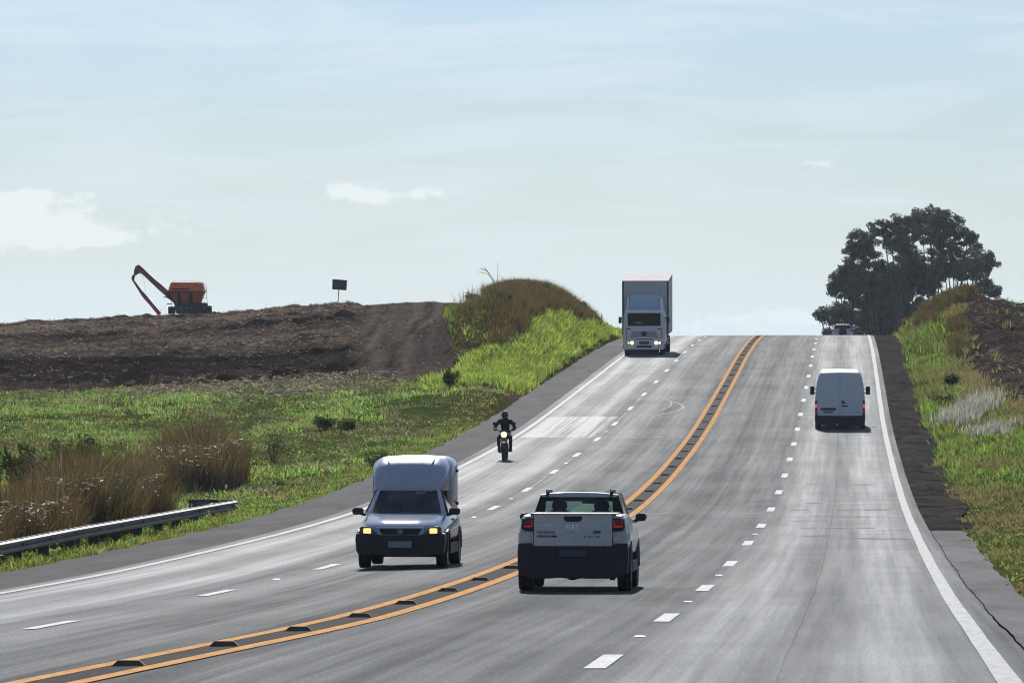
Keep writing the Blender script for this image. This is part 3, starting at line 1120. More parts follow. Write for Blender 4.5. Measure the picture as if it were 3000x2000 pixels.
V, Q, C = low_leaves(X5, D5, Z5, R5, 46, .11, palette([G_LIME, G_MID, G_DARK, (.13, .17, .05), (.09, .075, .045), G_OLIVE], [.22, .26, .20, .14, .06, .12]))
np_mesh('weeds', V, Q, cols=C, mat=M_grass)
setp(bpy.data.objects['weeds'], kind='stuff', label='dark broad leaved weeds growing through the grass of the plain', cat='weeds')

# thin dead stalks standing among the green
X9, D9 = scatter(2600, ((-30, 2, 110, 290), lambda X, D: p_left_green(X, D) * np.where(uu(X, D) < -15.5, 1, 0) * np.clip(fbm(X * .25, D * .07, 3, 111) * 2 + .1, 0.02, 1)))
V, Q, C = blades(X9, D9, 9, .36 + .4 * RNG.random(len(X9)), .016, .3, .5, palette([G_BROWN, G_STRAW, G_OLIVE, (.10, .075, .045)], [.35, .15, .25, .25]))
np_mesh('dead_stalks', V, Q, cols=C, mat=M_dry)
setp(bpy.data.objects['dead_stalks'], kind='stuff', label='thin brown dead stalks scattered among the green plants of the plain', cat='dead stalks')

# straw and stubble litter on the field, the track and the plain
def flakes(X, D, size, colf, lift=.03, rng=RNG):
    n = len(X)
    Z = gz(X, D) + lift
    a = rng.uniform(0, 2 * np.pi, n)
    L_ = size * (.5 + rng.random(n) * 1.1); W_ = L_ * (.12 + .14 * rng.random(n))
    tz = rng.uniform(-.1, .40, n); tw = rng.uniform(-.6, .6, n)
    d = np.stack([np.cos(a), np.sin(a), tz], 1) * L_[:, None] * .5
    s = np.stack([-np.sin(a), np.cos(a), tw], 1) * W_[:, None] * .5
    c = np.stack([X, D, Z + np.abs(tz) * L_ * .4], 1)
    V = np.stack([c - d - s, c + d - s, c + d + s, c - d + s], 1).reshape(-1, 3)
    Q = np.arange(n * 4).reshape(n, 4)
    return V, Q, np.repeat(colf(n), 4, 0)


def p_field(X, D):
    f, t, r, d = zone(X, D)
    b = np.interp(D + fbm(X * .08, D * .05, 3, 9) * 14, [290, 300, 350, 362, 372, 384, 394, 405, 425, 437, 446, 480], [.25, .16, .08, .30, .95, 1, .25, .3, 1, 1, .8, .5])
    return f * b + t * .05


X6, D6 = scatter(190000, ((-52, -3, 286, 488), p_field))
pf = [flakes(X6, D6, .20, palette([(.24, .17, .12), (.40, .31, .22), (.12, .075, .05), (.75, .68, .60), (.045, .03, .025)], [.30, .12, .27, .012, .298]))]
X6, D6 = scatter(12000, ((20, 38, 228, 372), lambda X, D: zone(X, D)[2]))
pf.append(flakes(X6, D6, .24, palette([(.12, .07, .05), (.22, .15, .11), (.05, .03, .025)], [.4, .2, .4])))
X6, D6 = scatter(3500, ((-30, 2, 120, 292), lambda X, D: (p_left_green(X, D) > 0) * np.clip(fbm(X * .18, D * .05, 3, 61) * 2 - .1, 0.03, 1)))
pf.append(flakes(X6, D6, .22, palette([(.45, .40, .34), (.30, .22, .15), (.20, .14, .10)], [.3, .35, .35]), .14))
X6, D6 = scatter(9000, ((-22, -5, 270, 292), lambda X, D: smooth(-22, -17, X) * smooth(-5, -9, X) * smooth(272, 278, D + X * .3 + 4)))
pf.append(flakes(X6, D6, .24, palette([(.42, .34, .26), (.26, .18, .12), (.14, .09, .06)], [.4, .35, .25]), .12))
V, Q, C = join(pf); C = C * 1.05
M_straw = colmat('straw', .8, .15, .08, .2, 2.0)
np_mesh('straw', V, Q, cols=C, mat=M_straw)
setp(bpy.data.objects['straw'], kind='stuff', label='pale straw and stubble strewn over the dark ploughed field', cat='straw')

# tall dry grass on the ridge of the left bank
X7, D7 = scatter(16000, ((-4, 7, 290, 400), p_ridge))
hr = np.interp(D7, [292, 305, 320, 350, 370, 385], [.45, .6, .72, .72, .6, .45]) * np.interp(1500 + F * X7 / D7, [1345, 1430, 1445, 1560, 1700, 1750], [.2, .25, 1.2, 1.1, .9, .5]) * (.85 + .4 * fbm(X7 * 1.3, D7 * .3, 3, 77))
pr_ = [blades(X7, D7, 20, hr, .035, .36, .8, palette([G_BROWN, G_RUST, G_OLIVE, (.085, .065, .035), (.24, .18, .08)], [.34, .14, .24, .12, .16]), hvar=.4)]
X7, D7 = scatter(1500, ((-4, 7, 300, 392), p_ridge))
pr_.append(blades(X7, D7, 3, .95, .015, .3, .5, palette([G_BROWN, G_STRAW]), hvar=.3))
V, Q, C = join(pr_)
np_mesh('dry_grass', V, Q, cols=C, mat=M_dry)
setp(bpy.data.objects['dry_grass'], kind='stuff', label='tall rust brown dry grass crowning the bank left of the road', cat='dry grass')

# brown grass along the right ridge
def in_poly(x, y, P_):
    r = np.zeros(np.shape(x), bool)
    n = len(P_)
    for i in range(n):
        x0, y0 = P_[i]; x1, y1 = P_[(i + 1) % n]
        c = ((y0 > y) != (y1 > y)) & (x < (x1 - x0) * (y - y0) / ((y1 - y0) if y1 != y0 else 1e-9) + x0)
        r ^= c
    return r


def p_rr(X, D):
    x, y = prow(X, D)
    x = (x - 2300) * 3.136 + fbm(X * 2, D * .4, 3, 7) * 60; y = (y - 560) * 3.136
    return in_poly(x, y, [(1230, 1260), (1290, 1050), (1500, 930), (1650, 870), (1800, 900), (1780, 960), (1560, 1060), (1450, 1130), (1400, 1240)]) * 1.0 + in_poly(x, y, [(1500, 1230), (1600, 1200), (1680, 1400), (1640, 1560), (1540, 1500)]) * .6


X8, D8 = scatter(16000, ((20, 32, 260, 400), p_rr))
V, Q, C = blades(X8, D8, 20, np.interp(D8, [300, 350, 385], [.4, .55, .5]), .04, .3, .7, palette([G_BROWN, G_RUST, G_OLIVE, (.10, .06, .03)], [.4, .25, .2, .15]))
np_mesh('ridge_grass', V, Q, cols=C, mat=M_dry)
setp(bpy.data.objects['ridge_grass'], kind='stuff', label='brown dry grass along the ridge of the bank right of the road', cat='dry grass')


# ------------------------------------------------------------------ single clumps and plants
def clump(name, X, D, rx, ry, n, per, h, w, colf, mat, rng=None, prof=None, **pr):
    rng = rng or np.random.default_rng(int(abs(X * 100) + D))
    a = rng.uniform(0, 2 * np.pi, n); r = np.sqrt(rng.random(n))
    xx = X + rx * r * np.cos(a); yy = D + ry * r * np.sin(a)
    hh = h * (1 - .35 * r ** 2) * (.55 + .6 * rng.random(n))
    V, Q, C = blades(xx, yy, per, hh, w, .30, .7, colf, hvar=.6, rng=rng, flop=.25)
    # pale seed heads and dead leaves catching the sun
    m_ = n * 11
    a = rng.uniform(0, 6.28, m_); r = np.sqrt(rng.random(m_)) * 1.05
    fx, fy = X + rx * r * np.cos(a), D + ry * r * np.sin(a)
    V2, Q2, C2 = flakes(fx, fy, .085, palette([(.62, .58, .52), (.30, .20, .10), (.16, .10, .05)], [.25, .40, .35], rng), rng=rng)
    V2[:, 2] += np.repeat(rng.random(m_) * h * .85, 4)
    V, Q, C = np.concatenate([V, V2]), np.concatenate([Q, Q2 + len(V)]), np.concatenate([C, C2])
    o = empty(name, (X, D, float(gz(X, D))), **pr)
    V = V - np.array([X, D, float(gz(X, D))])
    return np_mesh('stalks', V, Q, cols=C, mat=mat, parent=o), o


DRYP = palette([G_BROWN, (.15, .085, .045), G_STRAW, (.085, .062, .035), (.20, .14, .07), G_PALE, G_OLIVE, (.06, .075, .03)], [.22, .12, .13, .16, .13, .05, .11, .08])
GD_ = 'tall dry grass clumps behind the guard rail'
spots = [(-11.5, 117, .9, 4.5, 300, 1.05, 'brown dry grass clump at the left edge behind the guard rail'),
         (-10.9, 127, 1.0, 4.5, 330, 1.3, 'brown dry grass clump behind the guard rail, second from the left edge'),
         (-10.4, 137, 1.1, 5, 340, 1.7, 'tallest brown dry grass clump behind the guard rail'),
         (-9.9, 146, .9, 4, 240, 1.45, 'greenish footed dry grass clump nearest the bent end of the guard rail'),
         (-9.75, 176, 1.35, 6, 380, 1.65, 'rust brown reed clump standing alone in the green plain')]
for X, D, rx, ry, n, h, lab in spots:
    ob, em = clump('dry_grass_clump', X, D, rx, ry, n, 44, h, .013, DRYP, M_dry, label=lab, cat='dry grass clump', group='clumps of tall dry grass')
# white plumed grasses on the right verge
for X, D, rx, ry, n, h, lab in [(19.2, 237, 1.6, 11, 270, .52, 'long row of white plumed grass on the right bank'), (18.0, 214, .5, 4.0, 80, .34, 'small patch of white plumed grass below the longer row')]:
    rng = np.random.default_rng(5)
    ang = rng.uniform(-1, 1, n) + rng.normal(0, .08, n); off = rng.normal(0, .36, n)
    xx = X + rx * ang + off; yy = D + ry * ang + rng.normal(0, 1.0, n)
    V1, Q1, C1 = blades(xx, yy, 10, h * .6, .03, .2, .6, palette([G_MID, G_OLIVE]), rng=rng)
    V2, Q2, C2 = blades(xx, yy, 7, h, .035, .22, .45, palette([(.48, .46, .46), (.33, .32, .32), (.60, .58, .57)]), rng=rng, zoff=.12)
    o = empty('plume_grass', (X, D, float(gz(X, D))), label=lab, cat='plume grass', group='white plumed grasses')
    s = np.array([X, D, float(gz(X, D))])
    np_mesh('leaves', V1 - s, Q1, cols=C1, mat=M_grass, parent=o)
    np_mesh('plume', V2 - s, Q2, cols=C2, mat=M_dry, parent=o)


def leaf_ball(c, r, n, size, rng, flat=.8):
    """n leaf quads through an ellipsoid"""
    a = rng.normal(size=(n, 3)); a /= np.linalg.norm(a, axis=1)[:, None]
    rad = r * (rng.random(n) ** .45)
    p = np.asarray(c) + a * rad[:, None] * np.array([1, 1, flat])
    d = rng.normal(size=(n, 3)); d /= np.linalg.norm(d, axis=1)[:, None]
    e = np.cross(d, rng.normal(size=(n, 3))); e /= np.linalg.norm(e, axis=1)[:, None]
    L_ = size * (.6 + .8 * rng.random(n))[:, None] * .5
    d = d * L_; e = e * L_ * .45
    return np.stack([p - d, p + e, p + d, p - e], 1).reshape(-1, 3)


def leafy(name, X, D, stems, leafc, h, spread, n, size, seed, base_r=.02, **pr):
    """small bush or sapling: stems with leaf sprays"""
    rng = np.random.default_rng(seed)
    z = float(gz(X, D))
    o = empty(name, (X, D, z - .03), **pr)
    bm = bmesh.new()
    LV = []
    for k in range(stems):
        a = rng.uniform(0, 6.28); s = spread * rng.uniform(.3, 1)
        tip = Vector((math.cos(a) * s, math.sin(a) * s, h * rng.uniform(.7, 1)))
        mid = tip * .5 + Vector((rng.normal() * .05, rng.normal() * .05, h * .1))
        bm_tube(bm, [(0, 0, 0), mid, tip], [base_r, base_r * .7, base_r * .3], 5)
        for t in (.55, .8, 1.0):
            q = mid.lerp(tip, (t - .5) * 2) if t > .5 else mid
            LV.append(leaf_ball(q, spread * .38 + .06, n, size, rng, .9))
    bm_obj('stem', bm, M_stem, o)
    V = np.concatenate(LV)
    nq = len(V) // 4
    C = np.repeat(palette(leafc, rng=rng)(nq) * (1 + .4 * (rng.random((nq, 1)) - .5)), 4, 0)
    np_mesh('leaves', V, np.arange(nq * 4).reshape(-1, 4), cols=C, mat=M_leaf, parent=o)
    return o


M_leaf = colmat('tree_leaf', .6, .35, .1, .3, .5, (1.5, 1.5, 1.5))
M_stem = P('bark_stem', (.10, .075, .05), .85, vs=12)
for i, (X, D, h, lab) in enumerate([(-14.9, 160, 1.9, 'leafy weed bush at the far left, first of four above the dry grass'), (-13.6, 158, 2.0, 'leafy weed bush second from the left above the dry grass'),
                                    (-12.7, 162, 1.8, 'leafy weed bush third from the left above the dry grass'), (-11.75, 157, 2.0, 'slim leafy sapling standing up out of the dry grass clumps')]):
    leafy('weed_bush', X, D, 6, [G_DARK, G_MID, (.05, .075, .03)], h, .55, 60, .17, 40 + i, .03, label=lab, cat='bush', group='leafy bushes above the dry grass')
leafy('bare_shrub', -8.15, 195, 12, [(.06, .07, .03), (.09, .07, .04)], 1.3, .5, 7, .09, 77, .014, label='thin twiggy shrub with few leaves standing in the green plain', cat='shrub')
for i, (x, y, D, h, lab) in enumerate([(905 + 43, 1228, 232, .48, 'small dark rounded bush in the middle of the plain'), (1085 + 530 - 600 + 0, 1232, 230, .40, 'small dark bush right of the rounded one in the plain'),
                                       (1290 + 30, 1150, 262, 1.1, 'reddish bare stalks bush below the dirt track'), (1110, 1340, 190, .42, 'low dark weed cushion beside the pavement')]):
    leafy('small_bush', (x - 1500) / F * D, D, 10, [G_DARK, (.05, .08, .025), G_MID] if i != 2 else [(.07, .045, .03), G_DARK], h, .42, 26, .13, 90 + i, .016, label=lab, cat='bush', group='small bushes on the plain')
for i, (x, D, h, sp, lab) in enumerate([(1592, 342, 1.0, .45, 'dark upright shrub in the brown grass at the top of the green bank'), (1700, 360, .8, .35, 'dark shrub low on the right end of the brown ridge'), (1478, 304, .8, .4, 'dark leafy shrub where brown grass meets the left foot of the green bank'), (1385, 318, .7, .45, 'green brown shrub on the low left shoulder of the bank')]):
    leafy('shrub', (x - 1500) / F * D, D, 12, [(.035, .035, .02), (.06, .04, .025), G_DARK], h, sp, 30, .12, 500 + i, .018, label=lab, cat='shrub', group='shrubs on the left bank')
for i, (X, D, h, lab) in enumerate(RB):
    leafy('shrub', X, D, 12, [G_DARK, (.05, .07, .025), (.03, .04, .02)], h * .75, .42, 30, .12, 600 + i, .018, label=lab, cat='shrub', group='shrubs on the right bank')
# twiggy dead stalk on the bank's crest
bm = bmesh.new()
for a in [((0, 0, 0), (-.25, 0, .9), (-.62, 0, 1.35)), ((-.2, 0, .75), (-.55, 0, 1.15), (-1.05, 0, 1.25)), ((-.4, 0, 1.1), (-.72, 0, 1.5)), ((-.6, 0, 1.3), (-.95, 0, 1.45)), ((0, 0, 0), (.02, 0, 1.0), (.03, .1, 1.75))]:
    bm_tube(bm, a, [.022, .016, .01][:len(a)], 5)
o = bm_obj('dead_stalk', bm, M_stem)
o.location = (-.8, 312, float(gz(-.8, 312)) + .3)
setp(o, label='forked dead stalk sticking up from the crest of the left bank', cat='dead stalk')

# fence stake near the truck
stx = (1763 - 1500) / F * 366
o = one('fence_stake', lambda b: bm_tube(b, [(0, 0, -.3), (.02, 0, .45), (.0, 0, .95)], [.05, .045, .035], 6), M_stem, label='short dark wooden stake on the green bank beside the truck', cat='stake')
o.location = (stx, 366, float(gz(stx, 366)))

# ------------------------------------------------------------------ eucalyptus grove beyond the crest
TD_ = 620.0
KX = TD_ / F


def tpx(zx, zy):
    return (2300 + zx / 3.136 - 1500) * KX, (1000 - (560 + zy / 3.136)) * KX


M_bark = P('eucalyptus_bark', (.07, .06, .055), .85, vs=3, var=.3)
M_crown = colmat('eucalyptus_leaf', .5, .22, .45, .3, .3)
groveG = 'eucalyptus trees beyond the crest of the road'
trees = [  # trunk foot x, crown lobes in picture units: (x, y, rx, ry)
    (1340, [(1330, 215, 150, 85), (1250, 310, 120, 85), (1430, 300, 110, 90), (1550, 310, 100, 80), (1340, 400, 150, 90), (1500, 210, 70, 40)], 0, 'tallest eucalyptus, its open crown topping the grove'),
    (1010, [(1020, 300, 110, 75), (880, 350, 120, 70), (1120, 340, 50, 90), (960, 440, 160, 80), (1090, 440, 90, 80), (1050, 560, 110, 80)], -4, 'eucalyptus left of the tallest one, with a domed crown'),
    (800, [(720, 400, 100, 60), (650, 470, 60, 90), (780, 500, 130, 90), (640, 590, 90, 80), (800, 620, 110, 70)], 3, 'eucalyptus with rounded crown on the left shoulder of the grove'),
    (620, [(560, 700, 60, 70), (480, 810, 80, 70), (640, 760, 100, 90), (520, 900, 110, 80), (640, 930, 90, 80), (430, 880, 30, 60)], -2, 'eucalyptus with thin ragged crown on the left edge of the grove'),
    (1600, [(1700, 410, 100, 65), (1560, 440, 130, 80), (1720, 500, 80, 70), (1500, 540, 140, 70), (1640, 600, 120, 60), (1480, 690, 110, 80), (1600, 740, 100, 70), (1400, 620, 90, 80)], 4, 'broad topped eucalyptus right of the tallest one'),
    (1700, [(1800, 600, 100, 60), (1680, 680, 110, 60), (1780, 710, 90, 50), (1880, 680, 60, 22), (1640, 770, 120, 60), (1780, 820, 90, 60)], -3, 'leaning eucalyptus with airy branches on the right edge of the grove'),
    (1180, [(1180, 640, 110, 90), (1080, 740, 130, 90), (1260, 760, 110, 80), (1160, 860, 160, 90), (1340, 860, 120, 80), (1420, 740, 100, 90)], 5, 'dark inner eucalyptus in the middle of the grove'),
    (900, [(880, 730, 110, 80), (780, 830, 120, 90), (930, 880, 130, 90), (800, 980, 150, 90), (960, 1040, 160, 90), (700, 1050, 90, 60)], 2, 'dense dark eucalyptus low on the left of the grove'),
    (1880, [(1900, 900, 60, 50), (1850, 860, 60, 40), (1940, 930, 25, 40), (1780, 920, 90, 60)], 1, 'small eucalyptus showing above the right bank'),
    (420, [(380, 1110, 80, 45), (320, 1160, 60, 45), (480, 1100, 90, 70), (560, 1080, 60, 60), (430, 1190, 90, 25), (560, 1160, 60, 50)], 0, 'low spreading eucalyptus reaching left over the far car'),
    (1180, [(1150, 1080, 200, 110), (900, 1180, 200, 110), (1100, 1240, 200, 90), (700, 1190, 120, 90), (750, 1290, 160, 50), (1000, 1310, 220, 40)], 6, 'dense undergrowth tree filling the foot of the grove'),
    (370, [(370, 1300, 40, 25), (400, 1320, 40, 15)], -6, 'little round bush left of the far car'),
]
for ti, (bx, lobes, dd, lab) in enumerate(trees):
    rng = np.random.default_rng(200 + ti)
    X0 = (2300 + bx / 3.136 - 1500) * KX
    Dt_ = TD_ + dd
    zb = float(gz(X0, Dt_)) - .2
    o = empty('eucalyptus_tree' if ti < 11 else 'round_bush', (X0, Dt_, zb), label=lab, cat='tree' if ti < 11 else 'bush', group=groveG if ti < 11 else None)
    bm = bmesh.new()
    cents = []
    ztop = max(tpx(l[0], l[1])[1] for l in lobes) - zb
    H = ztop * .55
    lean = sum(tpx(l[0], l[1])[0] for l in lobes) / len(lobes) - X0
    trunk = [Vector((lean * t * t * .5 + rng.normal() * .05, rng.normal() * .05, H * t)) for t in (0, .25, .5, .75, 1)]
    bm_tube(bm, trunk, [.36, .3, .25, .2, .15] if ti < 10 else [.18, .15, .12, .1, .08], 8)
    LV = []
    for lx, ly, lrx, lry in lobes:
        cx, cz = tpx(lx, ly)
        rx = lrx / 3.136 * KX; rz = lry / 3.136 * KX
        c = Vector((cx - X0, rng.normal() * 1.0, cz - zb))
        st = trunk[int(rng.integers(2, 5))]
        bm_tube(bm, [st, st.lerp(c, .5) + Vector((0, 0, -.4)), c], [.12, .08, .04], 6)
        k = max(8, int(rx * rz * (26 if ti in (3, 6, 7, 9, 10) else 17)))
        for _ in range(k):
            a = rng.uniform(0, 6.28); r = math.sqrt(rng.random())
            q = c + Vector((math.cos(a) * r * rx, rng.normal() * rx * .55, math.sin(a) * r * rz))
            cr = rng.uniform(.34, .68)
            bm_tube(bm, [c, c.lerp(q, .6) + Vector((0, 0, -.15)), q], [.035, .025, .012], 4)
            dens = 85 if ti in (6, 7, 10) else 70
            LV.append(leaf_ball(q, cr, int(dens * cr / .4), .28, rng, .75))
    bm_obj('trunk', bm, M_bark, o)
    V = np.concatenate(LV)
    nq = len(V) // 4
    C = np.repeat(palette([(.085, .108, .080), (.115, .135, .095), (.060, .082, .064), (.13, .125, .095)], rng=rng)(nq), 4, 0)
    np_mesh('crown', V, np.arange(nq * 4).reshape(-1, 4), cols=C, mat=M_crown, parent=o)
# rusty bush at the foot of the right bank
leafy('rusty_bush', (2665 - 1500) / F * 388, 388, 9, [(.17, .06, .02), (.13, .06, .03)], 1.0, .5, 40, .14, 300, .02, label='small orange brown bush where the right bank meets the crest', cat='bush')

# ------------------------------------------------------------------ guard rail
M_galv = P('galvanised_steel', (.22, .19, .18), .5, metal=.2, var=.4, vs=1.6, bump=.1, bs=20)
M_galvd = P('rusty_steel_post', (.055, .05, .045), .8, var=.3, vs=4)
M_bolt = P('bolt_steel', (.05, .05, .05), .6, metal=.5)
rail = empty('guard_rail', tuple(road_pt(128, -14.5)), label='grey corrugated steel guard rail on short posts with a bent end', cat='guard rail')
RO = Vector(rail.location)


def rail_pt(s):
    """s metres along; bends away at the far end"""
    D = 84 + s
    if D <= 153.5:
        g = -14.55
        p = Vector((float(XR(D) + g), D, float(np.interp(D, [84, 100, 110, 122, 135, 149, 154], [-4.0, -3.92, -3.90, -3.98, -4.10, -4.23, -4.28]))))
        return p
    t = (D - 153.5)
    q = rail_pt(69.5)
    R_ = .62
    a = min(t / R_, 1.75)
    e = t - a * R_
    p = q + Vector((-R_ * (1 - math.cos(a)), R_ * math.sin(a), 0.0))
    if e > 0:
        p += Vector((-math.sin(a), math.cos(a), 0)) * e
    p.z += .02 * t * .2
    return p


prof = [(0.0, 0.0), (.0, -.02), (.045, -.045), (.045, -.085), (.0, -.115), (.0, -.145), (.045, -.175), (.045, -.215), (.0, -.24), (.0, -.26), (-.006, -.26), (-.006, -.238), (.038, -.213), (.038, -.178), (-.006, -.147), (-.006, -.113), (.038, -.083), (.038, -.048), (-.006, -.022), (-.006, 0)]
svals = list(np.arange(0, 69.51, .75)) + list(np.arange(69.65, 71.2, .15))
rings = []
for s in svals:
    p = rail_pt(s); t = (rail_pt(s + .05) - rail_pt(s - .05)).normalized()
    nrm = Vector((t.y, -t.x, 0)).normalized()
    rings.append([p + nrm * (a * 1.9) + Vector((0, 0, b)) - RO for a, b in prof])
one('rail', lambda b: bm_loft(b, rings), M_galv, rail)
for k in range(18):
    s = 3.2 + 3.85 * k
    if s > 69.6:
        break
    p = rail_pt(s)
    gzz = float(gz(p.x - .15, p.y))
    q = p - RO

    def post(b):
        bm_box(b, q.x - .24, q.x - .02, q.y - .06, q.y + .08, gzz - RO.z - .4, q.z - .03, .008)
        bm_box(b, q.x - .03, q.x + .02, q.y - .04, q.y + .04, q.z - .2, q.z - .06, .004)
    po = one('post', post, M_galvd, rail)
    one('bolt', lambda b: bm_box(b, q.x + .0, q.x + .022, q.y - .045, q.y + .045, q.z - .15, q.z - .11, .003), M_bolt, po)
    if k % 1 == 0:
        # lap joint between two lengths of rail
        a, c_ = rail_pt(s - .12), rail_pt(s + .16)
        nr = Vector((1, -.06, 0))
        one('lap_joint', lambda b: bm_loft(b, [[pp + nr * (x * 1.9 + .006) + Vector((0, 0, z)) - RO for x, z in prof] for pp in (a, c_)]), M_galv, rail)

# ------------------------------------------------------------------ raised markers between the yellow lines
M_stud = P('dark_yellow_marker', (.075, .055, .035), .7, var=.3, vs=8)
M_refl = P('reflector_strip', (.25, .12, .02), .3)
ORD = ['nearest', 'second nearest', 'third nearest', 'fourth nearest', 'fifth nearest', 'sixth nearest', 'seventh nearest', 'eighth nearest']
TENS = ['first', 'second', 'third', 'fourth', 'fifth', 'sixth', 'seventh', 'eighth', 'ninth', 'tenth', 'eleventh', 'twelfth', 'thirteenth', 'fourteenth', 'fifteenth', 'sixteenth', 'seventeenth', 'eighteenth', 'nineteenth', 'twentieth', 'twenty first', 'twenty second', 'twenty third', 'twenty fourth', 'twenty fifth', 'twenty sixth', 'twenty seventh', 'twenty eighth', 'twenty ninth', 'thirtieth']
first = None
_dd = np.arange(30, 402, .05)
_rw = 1000 - F * zroad(_dd, -3.8) / _dd
row2D = lambda r: float(np.interp(-r, -_rw, _dd))
stud_rows = [1948, 1892, 1848, 1808, 1770, 1732, 1700, 1665, 1641, 1618, 1590, 1562, 1540, 1517, 1492.5, 1467, 1440, 1416.6, 1392, 1368, 1344, 1322.5, 1301.5, 1280, 1258, 1236, 1213, 1190, 1169, 1151, 1132, 1116, 1099, 1084, 1067, 1054, 1041, 1030, 1019, 1008, 1000, 993, 988]
for k_i, r_ow in enumerate(stud_rows):
    D = row2D(r_ow)
    p, sl, yaw = road_pose(D, float(uY(D)))
    if first is None:
        def stud(b):
            bm_loft(b, [[(-.145, -.075, 0), (.145, -.075, 0), (.145, .075, 0), (-.145, .075, 0)], [(-.092, -.045, .05), (.092, -.045, .05), (.092, .045, .05), (-.092, .045, .05)]])
        first = one('raised_road_marker', stud, M_stud)
        o = first
    else:
        o = first.copy()
        COL.objects.link(o)
    o.location = p + Vector((0, 0, .005))
    o.rotation_euler = (sl, 0, -yaw)
    lab = (ORD[k_i] + ' of the large dark marker blocks on the near stretch of yellow lines') if k_i < 8 else ('dark marker block between the yellow lines, hidden behind the silver pickup' if r_ow > 1500 else TENS[k_i - 14] + ' small dark marker block beyond the pickup, counted up the yellow lines')
    setp(o, label=lab, cat='road marker', group='raised markers along the centre lines')
# white cat's eyes beside the dashed lines
M_eye = P('white_reflector', (.75, .75, .72), .3)
fe = None
for (u0, Ds_) in ((0.0, [58.5, 74.5, 90.5, 122.5, 234.5]), (-7.53, [91.4, 108, 124.7, 141.3, 158, 191.3, 224.6])):
    for c_i, D in enumerate(Ds_):
        p, sl, yaw = road_pose(D, u0 if u0 > -1 else float(uL(D)))
        if fe is None:
            fe = one('cats_eye', lambda b: bm_loft(b, [[(-.06, -.09, 0), (.06, -.09, 0), (.06, .09, 0), (-.06, .09, 0)], [(-.045, -.07, .009), (.045, -.07, .009), (.045, .07, .009), (-.045, .07, .009)]]), M_eye)
            o = fe
        else:
            o = fe.copy(); COL.objects.link(o)
        o.location = p + Vector((0, 0, .006)); o.rotation_euler = (sl, 0, -yaw)
        setp(o, label=TENS[c_i] + (' small white reflector up the dashed line on the right, from the bottom' if u0 > -1 else ' small white reflector up the dashed line left of the yellow lines'), cat='reflector', group='white reflectors in the lane lines')
# ------------------------------------------------------------------ vehicle kit
M_tyre = P('tyre_rubber', (.018, .018, .018), .8, bump=.2, bs=60)
M_rim = P('dull_alloy', (.25, .25, .26), .4, metal=.7)
M_rimd = P('dark_rim', (.04, .04, .042), .5, metal=.4)
M_blk = P('black_plastic', (.018, .019, .020), .55, spec=.4, dirt=.05)
M_under = P('underbody_dirt_and_shade', (.022, .020, .018), .9)
M_glassd = P('dark_glass', (.010, .014, .016), .08, spec=.3)
M_plate = P('licence_plate', (.22, .24, .28), .5, var=.25, vs=14)
M_seat = P('dark_seat_cloth', (.012, .013, .013), .9)
M_chrome = P('chrome_letter', (.88, .95, 1.0), .35, metal=.0)
M_ink = P('black_vinyl_lettering', (.012, .012, .014), .5)
M_lampo = P('lit_headlamp', (.9, .6, .3), .3, emit=(1.0, .50, .14), es=1.7)
M_lampw = P('bright_headlamp', (1, .9, .7), .3, emit=(1.0, .72, .36), es=5)
M_lamph = P('headlamp_housing', (.07, .075, .08), .18, spec=.7, metal=.3)
M_redl = P('red_lamp_lens', (.30, .012, .018), .15, emit=(.9, .02, .03), es=.16)
M_redd = P('dark_red_lens', (.10, .008, .012), .2)
M_redb = P('lit_brake_lens', (.6, .02, .02), .2, emit=(1.0, .03, .03), es=1.4)


def glass(name, tint, rough=.02, refl=.25):
    m = MB(name)
    t = m.n('BsdfTransparent'); t.inputs[0].default_value = (*tint, 1)
    g = m.n('BsdfGlossy'); g.inputs['Roughness'].default_value = rough
    g.inputs[0].default_value = (.9, .95, 1, 1)
    ge = m.n('NewGeometry'); dt = m.n('VectorMath', operation='DOT_PRODUCT'); m.l(ge.outputs['Incoming'], dt.inputs[0]); m.l(ge.outputs['Normal'], dt.inputs[1])
    fz = m.math('ADD', m.math('MULTIPLY', m.math('POWER', m.math('SUBTRACT', 1.0, m.math('ABSOLUTE', dt.outputs['Value'])), 5.0), .9), .045)
    tc = m.n('TexCoord').outputs['Object']
    f = m.math('ADD', fz, m.mr(m.noise(tc, 3.0, 5, .7), .4, .8, 0, .04))
    mx = m.n('MixShader')
    m.l(f, mx.inputs[0]); m.l(t.outputs[0], mx.inputs[1]); m.l(g.outputs[0], mx.inputs[2])
    m.l(mx.outputs[0], m.out.inputs['Surface'])
    return m.m


M_glass = glass('green_tinted_glass', (.55, .72, .66))
M_glassw = glass('windscreen_glass', (.36, .46, .45))


